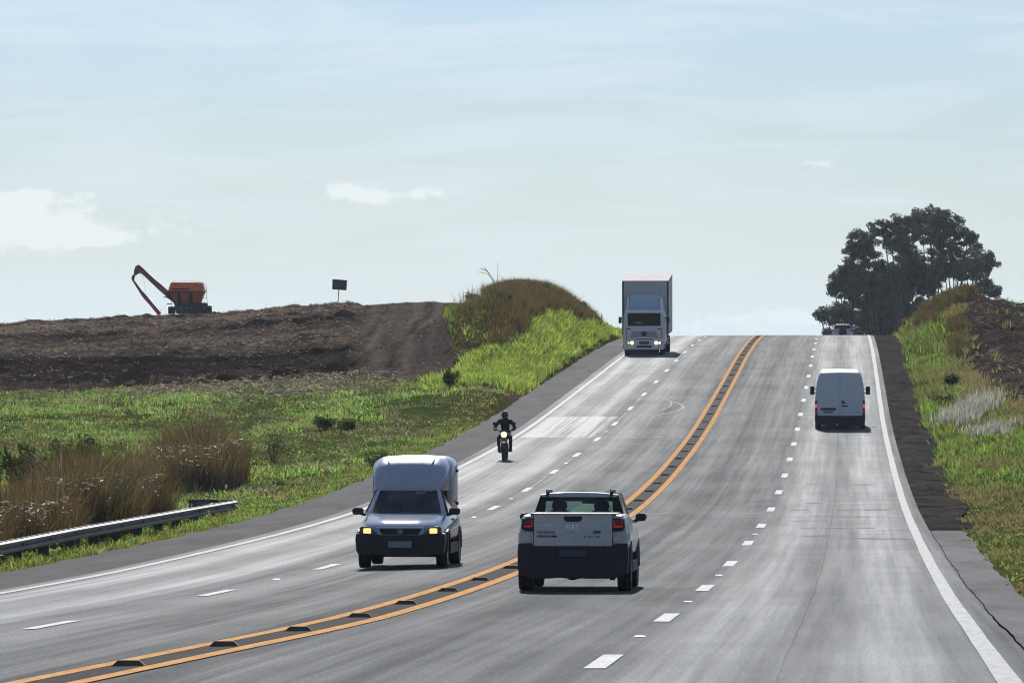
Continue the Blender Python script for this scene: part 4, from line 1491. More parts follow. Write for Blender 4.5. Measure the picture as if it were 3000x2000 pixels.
def wheel(parent, x, y, r, w_, name='wheel', rim=None, side=1):
    """tyre with a rim on the outer side (side = +1 right, -1 left)"""
    def t(b):
        h = w_ / 2
        bm_lathe(b, [(r * .62, -h * .85), (r * .80, -h * .98), (r * .93, -h * .98), (r * .985, -h * .8), (r, -h * .45), (r * .995, -.01), (r * .975, 0), (r * .995, .01), (r, h * .45), (r * .985, h * .8), (r * .93, h * .98), (r * .80, h * .98), (r * .62, h * .85)], axis='x', n=40)
    wo = empty(name, (x, y, r))
    wo.parent = parent
    one('tyre', t, M_tyre, wo, smooth=True)

    def rm(b):
        s = side
        bm_lathe(b, [(r * .64, s * w_ * .30), (r * .63, s * w_ * .44), (r * .58, s * w_ * .46), (r * .52, s * w_ * .34), (r * .2, s * w_ * .30), (r * .12, s * w_ * .38), (.02, s * w_ * .38)], axis='x', n=30)
        for k in range(5):
            a = k * 2 * math.pi / 5
            c, s_ = math.cos(a), math.sin(a)
            x0, x1 = sorted((s * w_ * .33, s * w_ * .43))
            vs = []
            for rr, hw in ((r * .14, .05 * r / .3), (r * .58, .035 * r / .3)):
                for q in (-hw, hw):
                    for xx in (x0, x1):
                        vs.append(b.verts.new((xx, rr * c - q * s_, rr * s_ + q * c)))
            for f in ((0, 1, 3, 2), (4, 6, 7, 5), (0, 4, 5, 1), (2, 3, 7, 6), (0, 2, 6, 4), (1, 5, 7, 3)):
                b.faces.new([vs[i] for i in f])
    one('rim', rm, rim or M_rim, wo)
    return wo


def mirror_pair(parent, x, y, z, w_, h, mat, arm_x, arm_z=None, d=.12, pts=None):
    for s in (-1, 1):
        def f(b):
            P_ = pts or rrect(-w_ / 2, w_ / 2, -h / 2, h / 2, min(w_, h) * .38, 5)
            bm_prism(b, [(s * (x + p[0]), z + p[1]) for p in P_], y - d / 2, y + d / 2, .018, 2)
        mo = one('mirror', f, mat, parent, smooth=False)
        az_ = z - h * .25 if arm_z is None else arm_z
        one('arm', lambda b: bm_tube(b, [(s * arm_x, y + .02, az_ - .02), (s * (x - w_ * .3), y + .01, az_)], [.030, .028], 8), mat, mo)


def place(o, D, u, flip=False, dyaw=0.0, lift=0.0):
    p, sl, yaw = road_pose(D, u)
    o.rotation_mode = 'XYZ'
    o.location = p + Vector((0, 0, lift))
    if flip:
        o.rotation_euler = (-sl, 0, math.pi - yaw + dyaw)
    else:
        o.rotation_euler = (sl, 0, -yaw + dyaw)
    return o


def X_at(pxx, D):
    return (pxx - 1500) / F * D


# ------------------------------------------------------------------ silver pickup seen from behind
M_silver = P('silver_grey_paint', (.48, .49, .485), .30, metal=.15, coat=.6, var=.04, dirt=.25)
pk = empty('pickup_truck', label='silver pickup with black rear bumper driving away at the centre', cat='pickup')
AX = .70                                            # rear axle is the origin
yb = -.70                                           # rear face


def ps(y, hw, ztop, sh, zlo=.50, narrow=.0):
    """half section of the lower body"""
    return sym([(0, zlo), (hw * .90, zlo), (hw * .97, zlo + .04), (hw, zlo + .22), (hw * .995, zlo + .34), (hw * .965, ztop - .13), (hw * .93, ztop - .045), (hw * .89, ztop - .008), (hw * .80, ztop), (0, ztop + .0)], y)


def lower(b):
    bm_loft(b, [ps(yb + .02, .770, 1.085, 0), ps(yb + .10, .795, 1.10, 0), ps(-.3, .805, 1.10, 0), ps(.8, .81, 1.10, 0), ps(1.1, .81, 1.08, 0), ps(2.3, .815, 1.03, 0), ps(2.75, .80, .98, 0), ps(3.15, .76, .87, 0), ps(3.30, .68, .80, 0)])


one('body', lower, M_silver, pk, smooth=False)
# tailgate
tg = prism('tailgate', rrect(-.563, .563, .645, 1.108, .022), yb - .028, yb + .03, M_silver, pk, bev=.010)
prism('top_trim', rrect(-.566, .566, 1.102, 1.122, .008), yb - .035, yb + .045, M_silver, tg, bev=.006)
hz_ = [(-.130, 1.078), (.130, 1.078), (.132, 1.045), (.12, 1.018), (.095, 1.0), (-.095, 1.0), (-.12, 1.018), (-.132, 1.045)]
prism('handle', hz_, yb - .036, yb - .02, M_blk, tg, bev=.004)
for s in (-1, 1):
    boxp('shut_line', s * .5685 - .0035, s * .5685 + .0035, yb - .006, yb + .03, .66, 1.10, M_ink, tg, bev=0)
    # corner lamp
    P_ = [(s * a, z) for a, z in [(.556, 1.052), (.70, 1.052), (.735, 1.035), (.745, .93), (.735, .895), (.70, .872), (.60, .862), (.556, .872)]]
    lo = prism('tail_lamp', P_, yb - .022, yb + .12, M_blk, pk, bev=.010)
    P2 = [(s * a, z) for a, z in [(.578, 1.036), (.692, 1.036), (.716, 1.02), (.722, .94), (.705, .915), (.578, .915)]]
    # ring lens: outer red, dark middle
    prism('red_lens', P2, yb - .030, yb - .015, M_redd, lo, bev=.004)
    prism('lit_bar', rrect(min(s * .588, s * .706), max(s * .588, s * .706), .918, .944, .010), yb - .0355, yb - .026, M_redl, lo, bev=.003)
    for a0, a1 in ((.582, .597), (.700, .715)):
        prism('lit_edge', rrect(min(s * a0, s * a1), max(s * a0, s * a1), .945, 1.028, .006), yb - .034, yb - .026, M_redd if s < 0 and a0 > .6 else M_redl, lo, bev=.002)
text('maker_letters', 'FIAT', .108, -.110, yb - .0285, .885, M_chrome, tg, ext=.004, bold=.0015, sx=.86, sp=1.12)
text('model_letters', 'STRADA', .040, -.455, yb - .0285, .935, M_chrome, tg, ext=.002, shear=.2, sx=1.15)
text('service_letters', 'TOP SERVICE', .046, -.522, yb - .0285, .832, M_ink, tg, bold=.0012, shear=.15, sx=.96)
sb = prism('sticker_bar', rrect(-.520, -.232, .778, .806, .013), yb - .0295, yb - .027, M_ink, tg, bev=.0)
text('bar_letters', 'VEICULOS ESPECIAIS', .020, -.505, yb - .0305, .785, M_silver, tg, sx=1.12)
M_brown = P('faded_brown_vinyl', (.12, .105, .075), .6)
text('dealer_letters', 'S.Carlos', .040, -.088, yb - .0285, .838, M_brown, tg, sx=1.02)
M_faded = P('faded_grey_vinyl', (.10, .10, .10), .6)
text('prefix_letters', 'Rastreio', .028, .152, yb - .0285, .838, M_faded, tg)
text('gps_letters', 'GPS', .066, .286, yb - .0285, .829, M_ink, tg, bold=.003, sx=1.0)
text('phone_letters', '41 3351-1900', .042, .150, yb - .0285, .772, M_ink, tg, sx=1.02, bold=.0004)
# bumper: dark corners, centre, valance


def bump(b):
    pr = [(-.785, .69), (-.60, .695), (-.572, .64), (.572, .64), (.60, .695), (.785, .69), (.795, .55), (.79, .40), (.78, .26), (.62, .20), (.50, .19), (.34, .19), (.27, .185), (.20, .20), (.17, .19), (.14, .205), (.08, .195), (.03, .21), (-.04, .192), (-.09, .205), (-.14, .20), (-.22, .20), (-.34, .19), (-.50, .19), (-.66, .20), (-.78, .26), (-.79, .40), (-.795, .55)]
    bm_prism(b, pr, yb - .055, yb + .30, .014, 2)


bo = one('rear_bumper', bump, M_blk, pk)
prism('plate_recess', rrect(-.25, .25, .475, .625, .02), yb - .063, yb - .04, M_under, bo, bev=.004)
prism('licence_plate', rrect(-.20, .20, .50, .605, .012), yb - .072, yb - .060, P('blue_grey_plate', (.035, .045, .065), .5), bo, bev=.002)
boxp('tow_hook', .52, .60, yb + .1, yb + .25, .165, .24, M_under, bo, bev=.012)
one('exhaust_and_axle', lambda b: (bm_tube(b, [(-.7, 0, .30), (.7, 0, .30)], .055, 10), bm_tube(b, [(-.05, -.1, .25), (.05, .3, .27)], .10, 10), bm_box(b, -.60, .60, -.3, 3.0, .30, .52, .03)), M_under, pk)
# flared arches
for s in (-1, 1):
    for yc in (0.0, 2.58):
        def arch(b):
            outer = []; inner = []
            for k in range(13):
                a = math.pi * k / 12
                outer.append((yc + .43 * math.cos(a), .30 + .43 * math.sin(a)))
                inner.append((yc + .345 * math.cos(a), .30 + .345 * math.sin(a)))
            bm_prism(b, outer + inner[::-1], s * .70, s * .815, .012, 1, axis='x')
        one('wheel_arch', arch, M_blk, pk)
    prism('side_sill', [(.40, .26), (2.2, .26), (2.2, .42), (.40, .42)], s * .74, s * .81, M_blk, pk, bev=.012, axis='x')
for s in (-1, 1):
    wheel(pk, s * .715, 0, .305, .20, side=s)
    wheel(pk, s * .705, 2.58, .305, .20, side=s)
# cab
rb0, rb1 = .95, 1.12      # rear window bottom / top


def ring(hwb, zb, hwt, zt, yb_, yt, crown=.03, inset=0.0, n=6):
    """frame ring corner points bottom-left, bottom-right, top-right ... as closed outline in 3D"""
    p = [(-hwb + inset, yb_, zb + inset), (hwb - inset, yb_, zb + inset)]
    for k in range(n + 1):
        t = k / n
        x = (hwt - inset) * (1 - 2 * t)
        p.append((x, yt, zt - inset + crown * (1 - (2 * t - 1) ** 2)))
    return p


def frame(b, o, i, back=.05):
    """o, i outlines of equal length -> frame of some depth"""
    n = len(o)
    O = [b.verts.new(p) for p in o]; I = [b.verts.new(p) for p in i]
    O2 = [b.verts.new((p[0], p[1] + back, p[2])) for p in o]; I2 = [b.verts.new((p[0], p[1] + back, p[2])) for p in i]
    for k in range(n):
        j = (k + 1) % n
        b.faces.new((O[k], O[j], I[j], I[k])); b.faces.new((O2[j], O2[k], I2[k], I2[j]))
        b.faces.new((O[j], O[k], O2[k], O2[j])); b.faces.new((I[k], I[j], I2[j], I2[k]))


cabin = empty('cab', (0, 0, 0)); cabin.parent = pk
ro, ri = ring(.655, 1.06, .560, 1.36, rb0, rb1, .035), ring(.50, 1.08, .485, 1.29, rb0 + .01, rb1 - .03, .01)
one('rear_window_frame', lambda b: frame(b, ro, ri, .03), M_glassd, cabin)
rg = one('rear_glass', lambda b: b.faces.new([b.verts.new((p[0], p[1] + .012, p[2])) for p in ri]), M_glass, cabin)
wo_, wi_ = ring(.69, .97, .585, 1.385, 2.70, 2.12, .035), ring(.63, 1.0, .53, 1.335, 2.66, 2.17, .03)
one('windscreen_frame', lambda b: frame(b, wo_, wi_, .03), M_silver, cabin)
one('windscreen', lambda b: b.faces.new([b.verts.new((p[0], p[1] + .012, p[2])) for p in wi_]), M_glass, cabin)


def roof(b):
    rr = []
    for y, hw, z, th in ((rb1 - .02, .555, 1.368, .03), (rb1 + .10, .575, 1.378, .045), (1.6, .59, 1.372, .05), (2.05, .585, 1.345, .045), (2.16, .575, 1.33, .03)):
        rr.append([(x * hw, y, z - th) for x in (-1, 1)] + [(hw * math.cos(math.pi * k / 8), y, z + .035 * (1 - abs(math.cos(math.pi * k / 8)) ** 3)) for k in range(9)])
    bm_loft(b, rr)


one('roof', roof, M_silver, cabin)
one('headlining', lambda b: bm_box(b, -.52, .52, rb1, 2.1, 1.275, 1.345, .02), M_seat, cabin)
for s in (-1, 1):
    P_ = [(rb0, 1.07), (2.70, 1.0), (2.14, 1.36), (rb1 - .02, 1.355)]
    def sidew(b, s=s):
        A = [b.verts.new((s * (.665 if z < 1.2 else .572), y, z)) for y, z in P_]
        B = [b.verts.new((s * (.64 if z < 1.2 else .548), y, z)) for y, z in P_]
        b.faces.new(A); b.faces.new(B[::-1])
        for k in range(4):
            b.faces.new((A[k], A[(k + 1) % 4], B[(k + 1) % 4], B[k]))
    one('side_window', sidew, M_glassd, cabin)
    one('roof_rail', lambda b: bm_prism(b, rrect(s * .468 - .024, s * .468 + .024, 1.365, 1.445, .012), rb1 + .0, 2.0, .008, 1), M_blk, cabin)
    one('rail_end', lambda b: bm_box(b, s * .468 - .02, s * .468 + .02, rb1 - .05, rb1 + .08, 1.345, 1.43, .01), M_blk, cabin)
    # seats
    st = one('seat', lambda b: bm_prism(b, [(s * .31 - .19, .80), (s * .31 + .19, .80), (s * .31 + .19, 1.08), (s * .31 + .12, 1.14), (s * .31 - .12, 1.14), (s * .31 - .19, 1.08)], 1.42, 1.55, .03, 2), M_seat, cabin)
    one('headrest', lambda b: bm_prism(b, [(s * .31 - .09, 1.12), (s * .31 + .09, 1.12), (s * .31 + .115, 1.2), (s * .31 + .10, 1.26), (s * .31 + .06, 1.285), (s * .31 - .06, 1.285), (s * .31 - .10, 1.26), (s * .31 - .115, 1.2)], 1.42, 1.52, .02, 2), M_seat, st)
boxp('rear_view_mirror', -.01, .19, 2.02, 2.05, 1.235, 1.285, M_seat, cabin, bev=.012)
boxp('dashboard', -.6, .6, 2.35, 2.6, .90, 1.035, M_seat, cabin, bev=.02)
one('bed_cover', lambda b: bm_box(b, -.62, .62, yb + .06, .93, 1.085, 1.118, .01), M_blk, pk)
mp_ = [(-.085, -.02), (-.07, .045), (-.02, .065), (.05, .055), (.085, .02), (.08, -.02), (.055, -.055), (-.03, -.062), (-.08, -.05)]
mirror_pair(pk, .86, 2.25, 1.035, .17, .13, M_blk, .74, .995, .10, mp_)
place(pk, 81.1, 0)
pk.location.x = X_at(1686, 81.1)
pk.location.z = float(zroad(81.1, pk.location.x - XR(81.1)))
pk.scale = (.985, 1, .99)

# ------------------------------------------------------------------ white van-backed pickup coming towards the camera
M_wcar = P('pale_silver_white_paint', (.36, .41, .47), .5, metal=.0, spec=.0, coat=.9, var=.03, dirt=.2)
M_fibre = P('grey_white_fibreglass', (.33, .37, .45), .30, coat=.4, var=.05, dirt=.1)
M_fibred = P('shaded_fibre_panel', (.42, .40, .42), .45, var=.05)
cr = empty('utility_car', label='pale silver light pickup with tall fibreglass cargo shell and lit headlights', cat='pickup')
# local: +y is forward, origin under the front axle
yf = .72


def cs(y, hw, zt, zlo=.45, cz=.0, sh=.9):
    return sym([(0, zlo), (hw * .92, zlo), (hw, zlo + .08), (hw, zlo + .18), (hw * .985, zt - .14), (hw * sh, zt - .03), (hw * (sh - .12), zt + cz * .5), (hw * .4, zt + cz), (0, zt + cz)], y)


one('body', lambda b: bm_loft(b, [cs(yf - .0, .60, .70, .45, .01, .9), cs(yf - .06, .66, .735, .45, .012), cs(yf - .25, .705, .79, .45, .015), cs(yf - .6, .725, .86, .45, .02), cs(-.30, .735, .915, .45, .02), cs(-.42, .745, .93, .45, 0), cs(-1.4, .76, .94, .45), cs(-2.2, .77, .96), cs(-2.9, .77, .96), cs(-3.15, .745, .94)]), M_wcar, cr, smooth=True)
# hood crease panels
for s in (-1, 1):
    one('hood_crease', lambda b: bm_loft(b, [[(s * .36, yf - .03, .722), (s * .372, yf - .03, .718), (s * .372, yf - .03, .70), (s * .36, yf - .03, .70)], [(s * .52, -.0, .896), (s * .535, -.0, .890), (s * .535, .0, .85), (s * .52, .0, .85)], [(s * .60, -.33, .925), (s * .615, -.33, .915), (s * .615, -.33, .88), (s * .60, -.33, .88)]]), M_wcar, cr, smooth=True)


def nose(b):
    pr = [(-.42, .715), (.42, .715), (.40, .60), (.345, .565), (-.345, .565), (-.40, .60)]
    bm_prism(b, pr, yf + .055, yf - .05, .012, 2)


one('nose_panel', nose, M_wcar, cr)
gr_ = prism('grille', [(-.355, .688), (.355, .688), (.345, .64), (.30, .585), (-.30, .585), (-.345, .64)], yf + .062, yf + .03, M_blk, cr, bev=.004)
for z in (.672, .652):
    boxp('grille_bar', -.34, .34, yf + .055, yf + .070, z - .006, z + .004, M_rimd, gr_, bev=.002)
one('badge', lambda b: bm_lathe(b, [(.046, yf + .058), (.050, yf + .072), (.040, yf + .080), (.036, yf + .068)], (0, 0, .637), axis='y', n=24), M_rim, gr_)


def fb(b):
    pr = [(-.755, .60), (-.70, .615), (-.42, .60), (-.345, .557), (.345, .557), (.42, .60), (.70, .615), (.755, .60), (.765, .50), (.755, .36), (.73, .27), (.69, .245), (.30, .225), (.22, .235), (.1, .215), (-.02, .228), (-.15, .21), (-.3, .225), (-.5, .235), (-.69, .245), (-.73, .27), (-.755, .36), (-.765, .50)]
    bm_prism(b, pr, yf + .075, yf - .34, .022, 2)


fbo = one('front_bumper', fb, M_blk, cr)
prism('licence_plate', rrect(-.20, .20, .365, .475, .01), yf + .092, yf + .07, M_plate, fbo, bev=.002)
for s in (-1, 1):
    P_ = [(s * a, z) for a, z in [(.40, .588), (.44, .64), (.50, .70), (.57, .728), (.66, .725), (.695, .70), (.705, .61), (.68, .596)]]
    hl = prism('headlight', P_, yf + .045, yf - .12, M_lamph, cr, bev=.008)
    prism('lit_lens', rrect(*sorted((s * .50, s * .63)), .602, .695, .02), yf + .056, yf + .03, M_lampo, hl, bev=.008)
    for yc in (0.0, -2.72):
        def arch(b):
            o_ = []; i_ = []
            for k in range(13):
                a = math.pi * k / 12
                o_.append((yc + .40 * math.cos(a), .29 + .39 * math.sin(a))); i_.append((yc + .33 * math.cos(a), .29 + .33 * math.sin(a)))
            bm_prism(b, o_ + i_[::-1], s * .66, s * .785, .010, 1, axis='x')
        one('wheel_arch', arch, M_blk, cr)
    wheel(cr, s * .665, 0, .29, .19, side=s)
    wheel(cr, s * .68, -2.72, .29, .19, side=s)
    prism('side_sill', [(-.42, .24), (-2.35, .24), (-2.35, .42), (-.42, .42)], s * .70, s * .772, M_blk, cr, bev=.01, axis='x')
    boxp('door_handle', s * .752 - .012, s * .752 + .012, -1.45, -1.3, .80, .835, M_blk, cr, bev=.006)
    # A pillar
    one('pillar', lambda b: bm_loft(b, [[(s * .60, -.42, .90), (s * .70, -.50, .90), (s * .70, -.60, .90), (s * .61, -.50, .90)], [(s * .490, -1.06, 1.335), (s * .545, -1.10, 1.335), (s * .545, -1.2, 1.335), (s * .50, -1.16, 1.335)]]), M_wcar, cr)

    def sw(b):
        P_ = [(-.62, .935), (-1.75, .95), (-1.70, 1.33), (-1.16, 1.34)]
        A = [b.verts.new((s * (.725 if z < 1.1 else .56), y, z)) for y, z in P_]
        B = [b.verts.new((s * (.70 if z < 1.1 else .53), y, z)) for y, z in P_]
        b.faces.new(A); b.faces.new(B[::-1])
        for k in range(4):
            b.faces.new((A[k], A[(k + 1) % 4], B[(k + 1) % 4], B[k]))
    one('side_window', sw, M_glassd, cr)
ws_o = [(-.615, -.40, .905), (.615, -.40, .905), (.495, -1.08, 1.33), (.25, -1.10, 1.345), (-.25, -1.10, 1.345), (-.495, -1.08, 1.33)]
ws_i = [(-.585, -.435, .925), (.585, -.435, .925), (.472, -1.05, 1.308), (.24, -1.07, 1.322), (-.24, -1.07, 1.322), (-.472, -1.05, 1.308)]
one('windscreen_seal', lambda b: frame(b, ws_o, ws_i, -.03), M_blk, cr)
one('windscreen', lambda b: b.faces.new([b.verts.new((p[0], p[1] - .01, p[2])) for p in ws_i]), M_glassw, cr)
one('cab_interior', lambda b: (bm_box(b, -.62, .62, -1.9, -1.6, .5, 1.32, .03), bm_box(b, -.60, .60, -.95, -.5, .78, .895, .03)), M_seat, cr)
one('cab_roof', lambda b: bm_loft(b, [[(x * .535, y, z) for x in (-1, 1)] + [(.535 * math.cos(math.pi * k / 8), y, z + .02 + .03 * math.sin(math.pi * k / 8)) for k in range(9)] for y, z in ((-1.06, 1.305), (-1.3, 1.335), (-1.75, 1.345))]), M_wcar, cr)
for s in (-1, 1):
    sx_ = s * .31
    sto = one('seat', lambda b: bm_prism(b, [(sx_ - .18, .75), (sx_ + .18, .75), (sx_ + .17, 1.06), (sx_ - .17, 1.06)], -1.45, -1.33, .03, 2), M_seat, cr)
    one('headrest', lambda b: bm_box(b, sx_ - .1, sx_ + .1, -1.44, -1.36, 1.08, 1.24, .03), M_seat, sto)
M_sunv = P('pale_paper', (.30, .42, .40), .6)
boxp('inspection_sticker', -.30, -.12, -1.02, -1.015, 1.255, 1.29, M_sunv, cr, bev=0)
one('wiper', lambda b: bm_tube(b, [(.50, -.40, .935), (.30, -.44, .965), (.02, -.43, .945)], .008, 5), M_blk, cr)
one('wiper', lambda b: bm_tube(b, [(-.05, -.40, .925), (-.25, -.43, .955), (-.5, -.43, .945)], .008, 5), M_blk, cr)
mirror_pair(cr, .835, -.52, .965, .19, .12, M_blk, .70, .925, .10)


# cargo shell: smooth hood rising from the top of the windscreen, wider box behind
def shell_sec(y, hw, zt, zb_, r, n=7):
    P_ = [(hw, y, zb_)]
    for k in range(n + 1):
        a = math.pi / 2 * k / n
        P_.append((hw - .045 - r + (r) * math.cos(a) + .045 * (1 - k / n) * 1, y, zt - r * .9 + r * .9 * math.sin(a)))
    P_.append((hw * .35, y, zt + .018))
    P_.append((0, y, zt + .022))
    L_ = [(-x, yy, z) for x, yy, z in P_[:-1]]
    return P_ + L_[::-1]


cs_ = empty('cargo_shell', (0, 0, 0)); cs_.parent = cr
one('hood_shell', lambda b: bm_loft(b, [shell_sec(-1.07, .515, 1.350, 1.325, .02), shell_sec(-1.09, .53, 1.385, 1.325, .04), shell_sec(-1.16, .565, 1.50, 1.325, .08), shell_sec(-1.26, .60, 1.63, 1.32, .13), shell_sec(-1.38, .63, 1.74, 1.32, .17), shell_sec(-1.55, .645, 1.825, 1.31, .19), shell_sec(-1.8, .65, 1.875, 1.30, .19), shell_sec(-2.2, .655, 1.89, 1.2, .18)]), M_fibre, cs_, smooth=True)
one('box_shell', lambda b: bm_loft(b, [shell_sec(-1.78, .655, 1.55, .92, .17), shell_sec(-1.80, .675, 1.66, .92, .17), shell_sec(-1.95, .70, 1.80, .92, .18), shell_sec(-2.2, .71, 1.885, .92, .18), shell_sec(-2.9, .715, 1.90, .92, .17), shell_sec(-3.12, .705, 1.87, .92, .17), shell_sec(-3.2, .66, 1.80, .93, .15)]), M_fibre, cs_, smooth=True)
for x in (-.40, -.06, .06, .40):
    dx = .07 if x < -.3 else (-.07 if x > .3 else 0)
    l = 1 if abs(x) > .3 else .55
    pts = [(x * 1.0, -1.95, 1.893), (x, -1.6, 1.845)]
    if l == 1:
        pts += [(x + dx * .4, -1.42, 1.765), (x + dx * .8, -1.29, 1.655), (x + dx, -1.225, 1.575)]
    one('pressed_rib', lambda b: bm_tube(b, [Vector(p) + Vector((0, .004, .004)) for p in pts], [.014] * (len(pts) - 1) + [.004], 6), M_fibre, cs_, smooth=True)
for s in (1, -1):
    boxp('side_hinge', s * .73 - .02, s * .73 + .02, -2.75, -2.65, 1.05, 1.10, M_blk, cs_, bev=.005)
    boxp('side_hinge', s * .725 - .02, s * .725 + .02, -2.75, -2.65, 1.62, 1.67, M_blk, cs_, bev=.005)
one('underbody', lambda b: (bm_tube(b, [(-.6, 0, .24), (.6, 0, .24)], .05, 8), bm_box(b, -.5, .5, -2.6, .4, .25, .47, .03)), M_under, cr)
place(cr, 97.5, 0, flip=True)
cr.location.x = X_at(1183, 97.5)
cr.location.z = float(zroad(97.5, cr.location.x - XR(97.5)))

# ------------------------------------------------------------------ white panel van seen from behind
M_van = P('white_van_paint', (.60, .63, .67), .30, coat=.5, var=.03, dirt=.2)
vn = empty('panel_van', label='white high roofed panel van with plain rear doors driving uphill', cat='van')
vb = -.75


def vs_(y, k=1.0, dz=0.0):
    return sym([(0, .52), (.94 * k, .52), (.985 * k, .60), (.995 * k, .95), (.985 * k, 1.35), (.95 * k, 1.75), (.90 * k, 2.05), (.845 * k, 2.24 + dz), (.79 * k, 2.34 + dz), (.70 * k, 2.385 + dz), (0, 2.40 + dz)], y)


one('body', lambda b: bm_loft(b, [vs_(vb, .985, -.02), vs_(vb + .06, 1.0), vs_(2.0, 1.0, .03), vs_(3.2, 1.0, .02), vs_(3.7, .97, -.08),
                                  sym([(0, .52), (.90, .52), (.95, .60), (.96, .9), (.95, 1.2), (.90, 1.40), (.84, 1.6), (.8, 1.75), (.74, 1.82), (.6, 1.86), (0, 1.88)], 4.1),
                                  sym([(0, .52), (.85, .52), (.90, .58), (.90, .7), (.88, .85), (.84, 1.0), (.8, 1.06), (.7, 1.10), (.6, 1.12), (.5, 1.13), (0, 1.14)], 4.75),
                                  sym([(0, .52), (.7, .52), (.75, .55), (.75, .6), (.74, .65), (.72, .7), (.7, .74), (.65, .77), (.6, .79), (.5, .8), (0, .8)], 4.95)]), M_van, vn)
for s, nm in ((-1, 'rear_door'), (1, 'rear_door')):
    P_ = [(s * .012, .575), (s * .895, .575), (s * .90, 1.3), (s * .86, 1.75), (s * .80, 2.12), (s * .76, 2.27), (s * .012, 2.285)]
    dr = prism(nm, P_, vb - .028, vb + .02, M_van, vn, bev=.010)
    prism('pressed_panel', rrect(*sorted((s * .08, s * .80)), .66, 1.27, .03), vb - .036, vb - .02, M_van, dr, bev=.006)
    prism('pressed_panel', [(s * .08, 1.40), (s * .82, 1.40), (s * .76, 1.95), (s * .70, 2.16), (s * .08, 2.18)], vb - .036, vb - .02, M_van, dr, bev=.006)
    for z in (.70, 1.05, 1.9):
        boxp('hinge', *sorted((s * .885, s * .925)), vb - .05, vb - .02, z, z + .06, M_van, dr, bev=.006)
    boxp('lock_dot', *sorted((s * .655, s * .685)), vb - .046, vb - .03, .99, 1.015, M_blk, dr, bev=.004)
    if s < 0:
        boxp('plate_lamp_bar', -.77, -.16, vb - .065, vb - .03, .815, .905, M_blk, dr, bev=.015)
        prism('licence_plate', rrect(-.66, -.26, .675, .795, .01), vb - .048, vb - .03, P('grey_plate', (.27, .29, .31), .5, var=.3, vs=20), dr, bev=.002)
        text('plate_letters', 'BRA 2E19', .085, -.64, vb - .050, .705, P('plate_ink', (.10, .11, .12), .6), dr, sx=.95)
    else:
        prism('red_sticker', [(.065, 1.205), (.13, 1.205), (.24, 1.09), (.065, 1.075)], vb - .046, vb - .03, M_redd, dr, bev=.002)
        prism('door_handle', rrect(.07, .33, .955, 1.01, .02), vb - .06, vb - .03, M_blk, dr, bev=.008)
        text('badge_letters', 'MASTER', .050, .60, vb - .0375, .715, P('badge_grey', (.10, .11, .12), .4), dr, ext=.003)
    # lamp cluster
    tl = prism('tail_lamp', rrect(*sorted((s * .905, s * .992)), .57, 1.215, .02), vb - .020, vb + .10, M_blk, vn, bev=.010)
    for z0, z1, mt in ((1.07, 1.20, M_redd), (.905, 1.05, M_redb), (.72, .885, M_lamph), (.60, .71, M_redd)):
        prism('lens', rrect(*sorted((s * .915, s * .984)), z0, z1, .012), vb - .029, vb - .012, mt, tl, bev=.004)
    wheel(vn, s * .88, 0, .345, .22, side=s)
    wheel(vn, s * .88, 3.65, .345, .22, side=s)
    boxp('mirror_arm', *sorted((s * .93, s * 1.06)), 3.93, 3.97, 1.36, 1.40, M_blk, vn, bev=.01)
    boxp('mirror_arm', *sorted((s * .93, s * 1.06)), 3.93, 3.97, 1.52, 1.55, M_blk, vn, bev=.01)
    prism('mirror', rrect(*sorted((s * 1.04, s * 1.215)), 1.30, 1.66, .05, 5), 3.88, 4.02, M_blk, vn, bev=.02)


def vbump(b):
    pr = [(-1.0, .60), (-.86, .60), (-.85, .555), (.85, .555), (.86, .60), (1.0, .60), (1.0, .40), (.97, .24), (.90, .17), (-.90, .17), (-.97, .24), (-1.0, .40)]
    bm_prism(b, pr, vb - .06, vb + .3, .02, 2)


vbo = one('rear_bumper', vbump, M_blk, vn)
boxp('bumper_step', -.62, .62, vb - .085, vb - .04, .42, .50, M_blk, vbo, bev=.015)
boxp('tow_eye', -.13, -.09, vb - .10, vb - .05, .17, .235, P('steel_tab', (.6, .6, .58), .4), vbo, bev=.004)
boxp('white_label', -.76, -.60, vb - .066, vb - .058, .135 + .04, .155 + .04, P('white_label', (.5, .5, .5), .5), vbo, bev=0)
for s in (-1, 1):
    boxp('reflector', *sorted((s * .80, s * .90)), vb - .068, vb - .055, .32, .36, M_redd, vbo, bev=.004)
one('underbody', lambda b: bm_box(b, -.75, .75, -.4, 3.9, .20, .55, .04), M_under, vn)
place(vn, 227, 0)
vn.location.x = X_at(2461, 227)
vn.scale = (1, 1, .955)
vn.location.z = float(zroad(227, vn.location.x - XR(227)))

